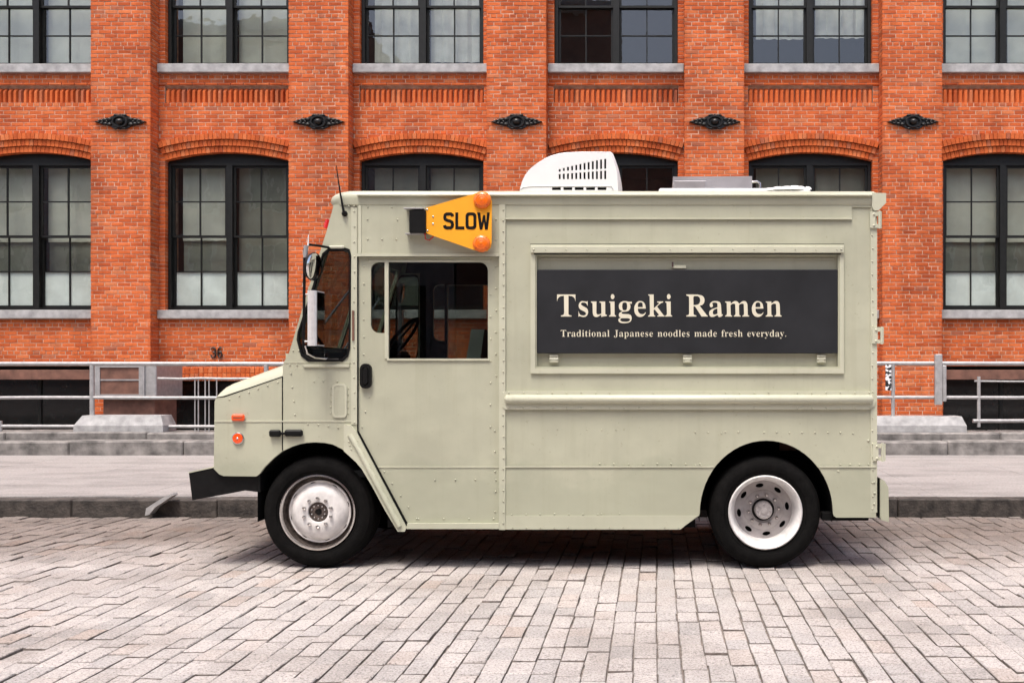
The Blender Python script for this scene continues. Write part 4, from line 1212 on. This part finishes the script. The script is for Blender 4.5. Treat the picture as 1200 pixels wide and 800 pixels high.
bx = MB().cbox(a_[0], b_[0], Y0 - .10, Y0 - .0125, b_[2], a_[2], .004).build('sign_motor_box', M['black'], wb)
a_, b_ = PD(477.4, 245.5, -.07), PD(480.5, 273.5, -.07)
MB().cbox(P(477.4, 0)[0] - .002, P(500, 0)[0], Y0 - .105, Y0 - .0125, a_[2], a_[2] + .008, .001).build('bracket', M['galv'], bx)
MB().cbox(P(477.8, 0)[0], P(499, 0)[0], Y0 - .08, Y0 - .0125, b_[2] - .006, b_[2] + .002, .001).build('bracket', M['galv'], bx)
MB().tube([PD(498, 273.5, -.06), PD(498.5, 280, -.04), PD(503, 281.5, -.035), PD(508, 277, -.06)], .005, 6).build('wire', M['red'], bx, 60)

# ------------------------------------------------------------------ wheels
def ring_plate(mb, c, r0, r1, y0, y1, nh, rh, hx, hy, n=40, a0=0):
    outer = [(c[0] + r1 * math.cos(2 * math.pi * i / n), c[2] + r1 * math.sin(2 * math.pi * i / n)) for i in range(n)]
    hs = [[(c[0] + r0 * math.cos(2 * math.pi * i / 24), c[2] + r0 * math.sin(2 * math.pi * i / 24)) for i in range(24)]] if r0 > 0 else []
    for k in range(nh):
        b = a0 + 2 * math.pi * k / nh
        cx_, cz_ = c[0] + rh * math.cos(b), c[2] + rh * math.sin(b)
        hs.append([(cx_ + hx * math.cos(t_) * math.cos(b) - hy * math.sin(t_) * math.sin(b), cz_ + hx * math.cos(t_) * math.sin(b) + hy * math.sin(t_) * math.cos(b)) for t_ in [2 * math.pi * i / 12 for i in range(12)]])
    return mb.prism(outer, hs, y0, y1)
def wheel(u, v, near, kind, d0, visible=True):
    sg = 1 if near else -1
    base = Y0 + d0 if near else Y0 + TW - d0
    cx_, cz_ = P(u, v)
    cz_ = .4125
    c = (cx_, base, cz_)
    A = lambda prof: [(r_, sg * d_) for r_, d_ in prof]
    tp = [(.268, .045), (.282, .018), (.30, .006), (.302, .010), (.306, .004), (.335, -.004), (.362, .0), (.384, .010), (.386, .016), (.398, .026), (.408, .045), (.412, .062)]
    for k in range(4):
        a_ = .075 + k * .034
        tp += [(.412, a_), (.402, a_ + .003), (.402, a_ + .010), (.412, a_ + .013)]
    tp += [(.412, .215), (.408, .225), (.386, .25), (.335, .265), (.28, .25), (.268, .225)]
    t_ = MB().lathe(A(tp), c, 'Y', 64).build('wheel', M['tyre'], truck, 35)
    if kind == 'front':
        MB().lathe(A([(.268, .06), (.281, .016), (.279, .004), (.270, .002), (.264, .012), (.262, .03)]), c, 'Y', 56).build('rim_lip', M['chrome'], t_, 50)
        MB().lathe(A([(.262, .03), (.256, .07), (.25, .085), (.222, .09)]), c, 'Y', 56).build('rim_well', M['rust'], t_, 50)
        mb = MB(); ring_plate(mb, (c[0], 0, c[2]), .17, .230, c[1] + sg * .060, c[1] + sg * .072, 8, .204, .019, .030, 64, .25); mb.build('vent_ring', M['wheel_white'], t_, 30)
        MB().lathe(A([(.216, .0605), (.205, .050), (.19, .036), (.165, .022), (.14, .015), (.085, .012), (.076, .014), (.073, .03), (.07, .05)]), c, 'Y', 56).build('disc', M['wheel_white'], t_, 50)
        MB().lathe(A([(.073, .03), (.06, .026), (.026, .026), (.022, .04), (.001, .045)]), c, 'Y', 32).build('hub', M['rust'], t_, 50)
        MB().lathe(A([(.019, .0255), (.001, .0255)]), c, 'Y', 16).build('hub_centre', M['black'], t_)
        for k in range(10):
            b = 2 * math.pi * k / 10 + .32
            MB().lathe(A([(.014, .016), (.013, -.004), (.008, -.010), (.0005, -.012)]), (c[0] + .104 * math.cos(b), c[1], c[2] + .104 * math.sin(b)), 'Y', 6).build('lug_nut', M['chrome'], t_)
            MB().dome((c[0] + .05 * math.cos(b), c[1] + sg * .026, c[2] + .05 * math.sin(b)), .008, .007, (0, -sg, 0), 6).build('hub_bolt', M['chrome'], t_)
    else:
        MB().lathe(A([(.272, .05), (.274, .008), (.266, .000), (.254, .004), (.246, .022), (.236, .05), (.228, .09), (.222, .15), (.214, .172)]), c, 'Y', 64).build('rim', M['wheel_white'], t_, 50)
        mb = MB(); ring_plate(mb, (c[0], 0, c[2]), .085, .222, c[1] + sg * .165, c[1] + sg * .178, 8, .182, .016, .031, 64, .14); mb.build('disc', M['wheel_grey'], t_, 30)
        MB().lathe(A([(.150, .1648), (.142, .156), (.098, .152), (.092, .160), (.090, .178)]), c, 'Y', 48).build('disc_boss', M['wheel_grey'], t_, 50)
        MB().lathe(A([(.068, .175), (.066, .17), (.064, .108), (.058, .10), (.022, .098), (.02, .09), (.0005, .088)]), c, 'Y', 32).build('axle_flange', M['wheel_grey'], t_, 50)
        for k in range(10):
            b = 2 * math.pi * k / 10 + .1
            MB().lathe(A([(.015, .156), (.014, .130), (.009, .122), (.0005, .120)]), (c[0] + .114 * math.cos(b), c[1], c[2] + .114 * math.sin(b)), 'Y', 6).build('lug_nut', M['chrome'], t_)
        MB().lathe(A([(.092, .172), (.064, .172)]), c, 'Y', 32).build('hub_gap', M['black'], t_)
        for k in range(8):
            b = 2 * math.pi * k / 8
            MB().dome((c[0] + .046 * math.cos(b), c[1] + sg * .0985, c[2] + .046 * math.sin(b)), .008, .008, (0, -sg, 0), 6).build('hub_bolt', M['wheel_grey'], t_)
        MB().lathe(A([(.27, .19), (.10, .20), (.10, .205)]), c, 'Y', 32).build('inner_disc', M['under'], t_)
wheel(370, 600, True, 'front', .03); wheel(370, 600, False, 'front', .03)
wheel(897.5, 602, True, 'rear', .02); wheel(897.5, 602, False, 'rear', .02)
for d in (.31,):
    for near in (True, False):
        cx_, _ = P(897.5, 0); sg = 1 if near else -1
        MB().lathe([(r_, sg * q) for r_, q in ((.25, .02), (.30, .0), (.37, .0), (.40, .02), (.412, .05), (.412, .2), (.40, .23), (.3, .24), (.25, .22))], (cx_, (Y0 + d) if near else (Y0 + TW - d), .412), 'Y', 48).build('inner_tyre', M['tyre'], truck, 35)
# chassis
MB().box(P(300, 0)[0], P(1020, 0)[0], Y0 + .64, Y0 + .72, .40, .56).build('chassis_rail', M['under'], truck)
MB().box(P(300, 0)[0], P(1020, 0)[0], Y0 + TW - .72, Y0 + TW - .64, .40, .56).build('chassis_rail', M['under'], truck)
for u in (370, 897.5):
    x_ = P(u, 0)[0]
    MB().tube([(x_, Y0 + .3, .412), (x_, Y0 + .9, .40), (x_, Y0 + TW - .3, .412)], .06, 10).build('axle', M['under'], truck)
MB().box(P(452, 0)[0], P(815, 0)[0], Y0 + .05, Y0 + TW - .05, .30, .60).build('floor_pan', M['under'], truck)
MB().box(P(980, 0)[0], P(1022, 0)[0], Y0 + .05, Y0 + TW - .05, .46, .60).build('floor_pan', M['under'], truck)
MB().cbox(P(560, 0)[0], P(700, 0)[0], Y0 + .5, Y0 + 1.0, .20, .299, .03).build('fuel_tank', M['under'], truck)
(xa, za), (xb, zb) = P(965, 604.5), P(1020, 611)
MB().cbox(xa, xb, Y0 + .05, Y0 + .14, zb, za + .02, .006).build('rear_brace', M['under'], truck)
a_ = P(926, 0)[0]
MB().box(a_, P(950, 0)[0], Y0 + .605, Y0 + .615, P(0, 536)[1], P(0, 520)[1]).build('wheel_well_patch', M['brown'], truck)

# front bumper
bp_ = [(219, 554), (250, 548), (303, 556), (303, 577), (285, 575), (275, 577), (223, 586.5)]
bm_ = MB().prism(PP(bp_), [], Y0 + .03, Y0 + TW - .03).build('front_bumper', M['black'], truck)
MB().prism(PP([(218.5, 553.4), (249.5, 546.8), (249.8, 548), (219, 554.6)]), [], Y0 + .025, Y0 + TW - .025).build('bumper_edge', M['trim'], bm_)
# rear: doors, hinges, bumper step
(xr, zt), (_, zb) = P(1026.2, 244), P(0, 606)
for ya, yb_ in ((.03, TW / 2 - .004), (TW / 2 + .004, TW - .03)):
    d = MB().cbox(xr - .02, xr + .016, Y0 + ya, Y0 + yb_, zb + .02, zt, .006).build('rear_door', M['paint'], truck)
    MB().tube([(xr + .05, Y0 + (TW / 2 + (-.12 if ya < .5 else .12)), 1.1), (xr + .05, Y0 + (TW / 2 + (-.12 if ya < .5 else .12)), 1.4)], .014, 8).build('door_handle', M['chrome'], d, 50)
plate('corner_post', [(1020, 243), (1027.6, 243), (1027.6, 600), (1020, 600)], [], -.007, -.0012, 'trim')
for (u0, u1, v0, v1) in ((1019, 1032.5, 248.5, 267.5), (1021.5, 1035, 383.5, 402.5), (1022.5, 1037, 519.5, 539.5)):
    h_ = plate('hinge', [(u0, v0), (u1, v0), (u1, v1), (u0, v1)], [[(u0 + 6.2, v0 + 5), (u0 + 9.6, v0 + 5), (u0 + 9.6, v1 - 4.5), (u0 + 6.2, v1 - 4.5)]], -.02, -.0075, 'trim')
    (xa, za), (_, zb_) = P(u0 + 11, v0 - .8), P(0, v1 + .8)
    MB().tube([(xa, Y0 - .022, za), (xa, Y0 - .022, zb_)], .009, 8).build('hinge_pin', M['trim'], h_)
    (xa, za), (_, zb_) = P(u0 + 4.5, v0 + 3), P(0, v1 - 3)
    for z_ in (za, zb_): MB().dome((xa, Y0 - .02, z_), .010, .008, n=8).build('bolt', M['trim'], h_)
plate('roof_corner', [(1021, 226.5), (1037.5, 227), (1037.5, 238.5), (1029, 247), (1024, 247.5), (1021, 243)], [], -.024, .10, 'trim')
rb = plate('rear_bumper', [(1031.5, 560), (1036.5, 563), (1041.2, 571), (1041.8, 611.5), (1033, 609), (1031.5, 606)], [], .0, .3, 'paint')
plate('bumper_bracket', [(1027.9, 561), (1031.3, 561), (1031.3, 607), (1027.9, 604)], [], .02, .28, 'under', rb)

# ------------------------------------------------------------------ small fittings on the near side
def marker(name, u0, u1, v0, v1, mat, d=.028):
    (xa, za), (xb, zb_) = P(u0, v0), P(u1, v1)
    return MB().cbox(xa, xb, Y0 - d, Y0 - .001, zb_, za, .010).build(name, M[mat], truck)
mk = marker('side_marker', 272.5, 287.6, 485.2, 493, 'orange')
(xa, za), (xb, zb_) = P(275, 488.4), P(285.5, 489.7)
MB().box(xa, xb, Y0 - .0295, Y0 - .0282, zb_, za).build('marker_slot', M['brown'], mk)
c_ = P(279.3, 513.3); c_ = (c_[0], Y0, c_[1])
rfx = MB().lathe([(.043, -.0005), (.043, -.010), (.038, -.012)], c_, 'Y', 28).build('round_reflector', M['chrome'], truck, 50)
MB().lathe([(.038, -.011), (.036, -.016), (.012, -.018), (.0005, -.018)], c_, 'Y', 28).build('lens', M['orange'], rfx, 50)
MB().dome((c_[0], Y0 - .018, c_[2]), .009, .005).build('screw', M['chrome'], rfx, 60)
lt = marker('bonnet_catch', 316.6, 330, 503.4, 511.4, 'black', .03)
(xa, za), (xb, zb_) = P(334.5, 503), P(355.8, 511)
MB().cbox(xa, xb, Y0 - .03, Y0 - .001, zb_, za, .012).build('catch_lever', M['black'], lt)
(xa, za), (xb, zb_) = P(329, 506), P(336, 509)
MB().cbox(xa, xb, Y0 - .02, Y0 - .006, zb_, za, .003).build('catch_link', M['black'], lt)
fl = plate('filler_flap', rr_px(390.5, 405.5, 450.5, 488, 4), [], -.008, -.0005, 'paint')
plate('flap_rim', rr_px(389.4, 406.8, 449.3, 489.2, 5), [rr_px(391.6, 404.4, 452, 486.5, 3)], -.010, -.0004, 'trim', fl)
plate('window_ledge', [(355, 426.5), (409.5, 426.5), (409.5, 430), (357, 430)], [], -.012, -.0008, 'trim')
plate('grab_strip', [(413.3, 364), (415.6, 364), (415.6, 399), (413.3, 399)], [], -.016, -.0065, 'brown')
plate('cowl_seam', [(333, 423.9), (412, 423.9), (412, 425.2), (333, 425.2)], [], -.003, -.0004, 'trim')
plate('fender_gap', [(330.4, 441), (331.7, 441), (331.7, 527.6), (330.4, 527.6)], [], -.0012, -.0004, 'black')
plate('door_gap', [(418.5, 301), (419.8, 301), (419.8, 504), (477.5, 612.6), (476.2, 613.2), (418.5, 505)], [], -.0016, .006, 'black')
plate('bonnet_gap', [(253.7, 465.0), (263, 463.9), (331, 440.6), (331, 441.7), (263, 465.1), (253.7, 466)], [], -.0012, -.0002, 'under')
MB().tube([PD(386, 258, .25), PD(383.5, 268, .25)], .03, 8).build('front_marker', M['red'], truck, 50)
# aerial
an = MB().dome(PD(404, 250.5, -.001), .022, .028, n=12, rings=4).build('aerial', M['black'], truck, 60)
MB().tube([PD(403, 250, -.028), PD(398.5, 225, -.035), PD(395.5, 205, -.04), PD(394.3, 194, -.042)], [.009, .006, .004, .003], 6).build('whip', M['black'], an, 60)
# mirrors, near and far
def mirrors(side):
    d0 = -.20
    def m3(px, py, d):
        p = PD(px, py, d)
        return p if side == 0 else (p[0], 2 * (Y0 + TW / 2) - p[1], p[2])
    rod = MB().tube([m3(357, 291, d0), m3(356.6, 330, d0), m3(356.2, 372, d0), m3(355.6, 404, d0), m3(357, 412, d0 + .01), m3(363, 419, d0 + .08), m3(380, 421.3, -.03), m3(397, 421.5, -.012)], .0105, 8).build('mirror_bracket', M['black'], truck, 60)
    MB().tube([m3(357.5, 405, d0), m3(360, 414, d0 + .02), m3(369, 419, d0 + .1), m3(384, 420.5, -.02)], .008, 8).build('bracket_arm', M['chrome'], rod, 60)
    MB().tube([m3(357.5, 291, d0), m3(362, 286.5, d0 + .04), m3(374, 288, -.06), m3(388, 290.5, -.008)], .009, 8).build('bracket_arm', M['black'], rod, 60)
    MB().tube([m3(386, 289.6, -.012), m3(403, 289.6, -.010)], .012, 6).build('bracket_foot', M['trim'], rod, 60)
    MB().tube([m3(358.6, 287.5, d0), m3(357.8, 302, d0)], .016, 8).build('rod_clamp', M['galv'], rod, 50)
    MB().tube([m3(361.5, 275, d0), m3(361, 288, d0)], [.003, .006], 6).build('rod_tip', M['white'], rod, 50)
    # round convex mirror: glass faces the rear, seen almost edge-on
    c_ = m3(367.2, 312.5, d0 + .02)
    ax = Vector((1, -.22 if side == 0 else .22, -.12)).normalized()
    cm = MB()
    e1 = ax.orthogonal().normalized(); e2 = ax.cross(e1)
    prof = [(.0005, -.05), (.05, -.045), (.09, -.02), (.102, .0), (.100, .008)]
    vv = []; nn = 24
    for r_, h_ in prof:
        for k in range(nn):
            t_ = 2 * math.pi * k / nn
            vv.append(tuple(Vector(c_) + ax * h_ + (e1 * math.cos(t_) + e2 * math.sin(t_)) * r_))
    cm.quadset(vv, [(i * nn + k, i * nn + (k + 1) % nn, (i + 1) * nn + (k + 1) % nn, (i + 1) * nn + k) for i in range(len(prof) - 1) for k in range(nn)])
    cmo = cm.build('round_mirror', M['black'], rod, 50)
    MB().dome(tuple(Vector(c_) + ax * .006), .097, .016, tuple(ax), 24, 4).build('mirror_glass', M['mirror'], rod, 60)
    MB().tube([m3(357, 309.5, d0), m3(365, 311, d0 + .02)], .008, 6).build('bracket_arm', M['black'], rod)
    # tall mirror, back shell of bright metal
    x_, y_, z_ = m3(369, 373, d0 + .02)
    h2 = (405 - 340.5) / 2 / (F / (Y0 + d0 + .02))
    sgn = 1 if side == 0 else -1
    sh = MB(); pr = []
    for i in range(9):
        t_ = math.pi * i / 8
        pr.append((x_ + .005 - .022 * math.sin(t_), y_ - sgn * .105 * math.cos(t_) * .34))
    pr = [(x_ - .042, y_ - sgn * .020), (x_ - .038, y_ - sgn * .040), (x_ - .024, y_ - sgn * .052), (x_ - .004, y_ - sgn * .056), (x_ + .014, y_ - sgn * .050), (x_ + .024, y_ - sgn * .036), (x_ + .030, y_ + sgn * .11), (x_ + .022, y_ + sgn * .125), (x_ - .022, y_ + sgn * .11)]
    sh.prism(pr, [], z_ - h2, z_ + h2, lambda u, v, w: (u, v, w))
    sh.build('tall_mirror', M['bright'], rod, 25)
    MB().quadset([(x_ + .0275, y_ - sgn * .03, z_ - h2 + .01), (x_ + .033, y_ + sgn * .108, z_ - h2 + .01), (x_ + .033, y_ + sgn * .108, z_ + h2 - .01), (x_ + .0275, y_ - sgn * .03, z_ + h2 - .01)], [(0, 1, 2, 3)]).build('mirror_glass', M['mirror'], rod)
    for v in (345, 400):
        p1 = m3(356.4, v, d0)
        MB().tube([p1, (x_ - .02, y_, p1[2])], .008, 6).build('bracket_arm', M['galv'], rod)
    (p1) = m3(366, 406, d0 + .03)
    MB().cbox(x_ - .022, x_ + .028, min(y_ - .02, y_ + .1), max(y_ - .02, y_ + .1), z_ - h2 - .02, z_ - h2 - .001, .004).build('mirror_foot', M['black'], rod)
mirrors(0); mirrors(1)

# ------------------------------------------------------------------ roof equipment
dA = .10
sil = [(609.5, 224), (610.2, 219), (612.5, 211.5), (615.6, 205.4), (620, 199.5), (625.5, 194.8), (632, 190.4), (639, 186.2), (647, 183), (655, 181), (662, 180), (680, 179), (714, 178.4), (716, 180), (719.4, 189), (722.2, 198), (723.6, 206), (724.2, 224)]
ac = MB().prism([q2(*p, dA + .02) for p in sil], [], Y0 + dA + .02, Y0 + dA + .66).build('roof_air_conditioner', M['under'], truck)
slots = []
for i in range(13):
    u = 651 + i * 4.85
    t_ = i / 12
    top = 200 - (200 - 186.2) * min(1, t_ * 1.02) ** .85
    w_ = 1.15
    if i > 0: slots.append([(u - w_, top), (u + w_, top - .3), (u + w_, max(top + 3, 197.6 + 1.4 * (1 - t_) * 2.2)), (u - w_, max(top + 3, 198 + 1.4 * (1 - t_) * 2.2))])
    if i > 0: slots.append([(u - w_, 199.8 + (1 - t_) * 4.6), (u + w_, 199.5 + (1 - t_) * 4.6), (u + w_, 210), (u - w_, 210)])
for k in range(5):
    u = 646.8 + k * 13.35
    slots.append([(u, 219.2), (u + 10.4, 219.2), (u + 10.4, 222.8), (u, 222.8)])
shell = MB().prism([q2(*p, dA) for p in sil], [[q2(*p, dA) for p in s_] for s_ in slots], Y0 + dA, Y0 + dA + .0195).build('cover_side', M['white'], ac)
# rounded top skin joining the two cheeks
prof = ((.0, .0), (.012, -.006), (.05, -.022), (.12, -.034), (.34, -.038), (.56, -.034), (.63, -.022), (.668, -.006), (.68, 0))
vv = []
cxa = (667 - PX) / S
for p in sil:
    x_, z_ = q2(*p, dA)
    for d, off in prof:
        nxv, nzv = (x_ - q2(667, 0, dA)[0]), (z_ - q2(0, 230, dA)[1])
        L = math.hypot(nxv, nzv)
        vv.append((x_ - off * nxv / L * .5 + 0, Y0 + dA + d, z_ - off * nzv / L * .8 + .0012))
n = len(prof)
MB().quadset(vv, [(i * n + j, i * n + j + 1, (i + 1) * n + j + 1, (i + 1) * n + j) for i in range(len(sil) - 1) for j in range(n - 1)]).build('cover_top', M['white'], ac, 40)
MB().tube([PD(u, v, dA - .001) for u, v in ((610, 222), (614, 219.4), (622, 218.3), (640, 218), (700, 217.8), (716, 218), (718.5, 222.5))], .0035, 5).build('cover_seam', M['galv'], ac)
# vent box and its pan
a_, b_ = PD(788, 206.8, .35), PD(881.5, 222, .35)
vb = MB().quadset([(a_[0] - .002, Y0 + .35, b_[2] - .1), (b_[0], Y0 + .35, b_[2] - .1), (b_[0], Y0 + .95, b_[2] - .1), (a_[0] - .002, Y0 + .95, b_[2] - .1),
                   (a_[0] + .005, Y0 + .36, a_[2]), (b_[0], Y0 + .36, a_[2] + .004), (b_[0], Y0 + .94, a_[2] + .004), (a_[0] + .005, Y0 + .94, a_[2])],
                  [(0, 1, 5, 4), (1, 2, 6, 5), (2, 3, 7, 6), (3, 0, 4, 7), (4, 5, 6, 7), (0, 3, 2, 1)]).build('roof_vent', M['steel'], truck)
a2, b2 = PD(789.5, 212, .34), PD(827.5, 222, .34)
MB().cbox(a2[0], b2[0], Y0 + .338, Y0 + .3515, b2[2] - .05, a2[2], .003).build('vent_door', M['steel'], vb)
MB().tube([PD(881, 213.5, .5), PD(887, 212.8, .5), PD(890.5, 215, .5), PD(890.8, 224, .5)], .010, 8).build('vent_handle', M['chrome'], vb, 60)
a_, b_ = PD(772, 219.8, .10), PD(950, 224, .10)
MB().cbox(a_[0], b_[0], Y0 + .10, Y0 + .34, b_[2] - .02, a_[2] - .004, .012).build('roof_mat', M['white'], truck)
cl = MB()
for (u, v, r_) in ((902, 221, .05), (912, 220.6, .06), (922, 220.4, .06), (931, 220.2, .06), (938, 220.4, .045)):
    cl.dome(PD(u, v + 2, .14), r_, r_ * .35 + (u - 900) * .0003, (0, -.1, 1), 12, 4)
cl.dome(PD(946.5, 222.2, .14), .03, .022, (0, -.1, 1), 12, 4)
cl.build('crumpled_cover', M['white'], truck, 60)

# ------------------------------------------------------------------ rivets: hundreds, a pixel or two each
rv = MB()
def rivet(u, v, d, r=.0065):
    x_, z_ = P(u, v); rv.dome((x_, Y0 + d, z_), r * 1.05, .0065, n=8, rings=3)
def line(u0, v0, u1, v1, n, d, r=.0065, miss=.0):
    for i in range(n):
        t_ = i / max(1, n - 1)
        if R.random() < miss: continue
        rivet(u0 + (u1 - u0) * t_ + R.uniform(-.4, .4), v0 + (v1 - v0) * t_ + R.uniform(-.4, .4), d, r)
line(415.5, 248, 415.5, 495, 15, -.006); line(426, 312, 426, 415, 6, .012); line(432, 465, 424, 500, 3, .012)
line(431.5, 257.5, 466, 257.5, 2, -.012); line(431.5, 280.5, 482, 280.5, 4, -.012); line(581.5, 257, 581.5, 281, 2, -.012); line(432, 242.8, 570, 242.8, 6, -.012)
line(590.3, 246, 590.3, 612, 30, -.016); line(581, 312, 581, 440, 6, .012); line(574.5, 345, 574.5, 500, 7, .012); line(580, 505, 580, 600, 5, .012)
line(430, 303.8, 575, 303.8, 7, .012); line(509, 562, 581, 562, 4, .012); line(450, 553, 488, 608, 5, .012); line(490, 607.5, 578, 607.5, 4, .012)
line(1022.3, 276, 1022.3, 596, 22, -.007, .006); line(597, 460, 1018, 460, 26, -.021, .0055, .15); line(597, 477.6, 1018, 477.6, 26, -.021, .0055, .4)
line(703, 543.4, 820, 543.4, 8, 0); line(850, 506, 1000, 507, 11, 0, .006, .1); line(985, 544, 1018, 544, 4, 0); line(600, 602, 700, 601.8, 7, -.006, .006); line(705, 601.5, 790, 601.5, 5, -.006, .005, .3)
line(601, 617.6, 795, 617.6, 13, -.012, .0055, .2); line(636, 502, 722, 503.4, 6, 0, .0045, .2); line(815, 506, 845, 507, 3, 0, .005)
line(640, 293, 980, 293, 15, -.036, .0045); line(640, 301.5, 975, 301.5, 12, .022, .004); line(626, 293, 985, 293, 2, -.036, .008)
line(269, 467.5, 325, 447.5, 6, 0, .006); line(341, 437.5, 346, 486, 4, 0); line(368, 446.5, 379, 446.5, 2, 0); line(395, 446.5, 397, 446.5, 1, 0)
line(361, 496.5, 408, 502, 5, 0); line(387.8, 455, 387.8, 484, 5, 0, .005); line(408.3, 455, 408.3, 484, 5, 0, .005); line(340, 427.5, 348, 427.5, 2, 0); line(344, 410.5, 350, 411, 2, 0)
line(410, 517, 413, 526, 3, -.022); line(421, 516, 470, 608, 8, -.040, .006); line(402, 241.6, 416, 241.6, 3, -.008)
line(982, 552, 982, 553, 1, -.006); line(815, 545, 822, 545, 2, 0); line(1017.5, 516, 1017.5, 517, 1, 0, .010); line(1024.3, 565, 1024.3, 590, 3, -.007, .009)
struct(rv.build('rivets', M['paint'], truck, 60), kind='stuff')

# ------------------------------------------------------------------ buildings across the street (mirrored in the window panes)
fm = MB().prism(rrect(-.8, .8, -1.3, 1.3, 0), [rrect(-.7, -.04, -1.2, 1.2, 0), rrect(.04, .7, -1.2, 1.2, 0)], 0, .08).mesh('window', M['stone_sill'])
gm = MB().box(-.7, .7, .005, .03, -1.2, 1.2).mesh('pane', M['dark_glass'])
FY = -11.0
for (xa, xb, h, mt, lab) in ((-44, -26, 12.5, 'stone_sill', 'pale stone building across the street seen only mirrored in far left panes'),
                         (-26, -14, 18, 'facing', 'tall brick building across the street seen only mirrored in left panes'),
                         (-14, -5.2, 12, 'stone_sill', 'low pale building across the street seen only mirrored in middle panes'),
                         (-5.2, -1.9, 19, 'facing', 'tallest brick building across the street seen only mirrored in panes above the truck'),
                         (-1.9, 26, 12, 'facing', 'long brick building across the street seen only mirrored in right panes')):
    ob = empty('facing_building', ((xa + xb) / 2, FY, 0))
    tag(ob, lab, 'building')
    MB().box(xa, xb - .05, FY - 6, FY, -.1, h).build('wall', M[mt], ob)
    MB().cbox(xa, xb - .05, FY, FY + .4, h - .6, h - .1, .05).build('cornice', M['stone_sill'], ob)
    n = int((xb - xa) / 2.6)
    for i in range(n):
        z_ = 2.4
        while z_ < h - 2.2:
            w_ = link('window', fm, ob, (xa + (i + .5) * (xb - xa) / n, FY + .01, z_))
            g_ = bpy.data.objects.new('pane', gm); C.objects.link(g_); g_.parent = w_
            z_ += 3.9

for o in bpy.data.objects:
    if '_w' in o: del o['_w']
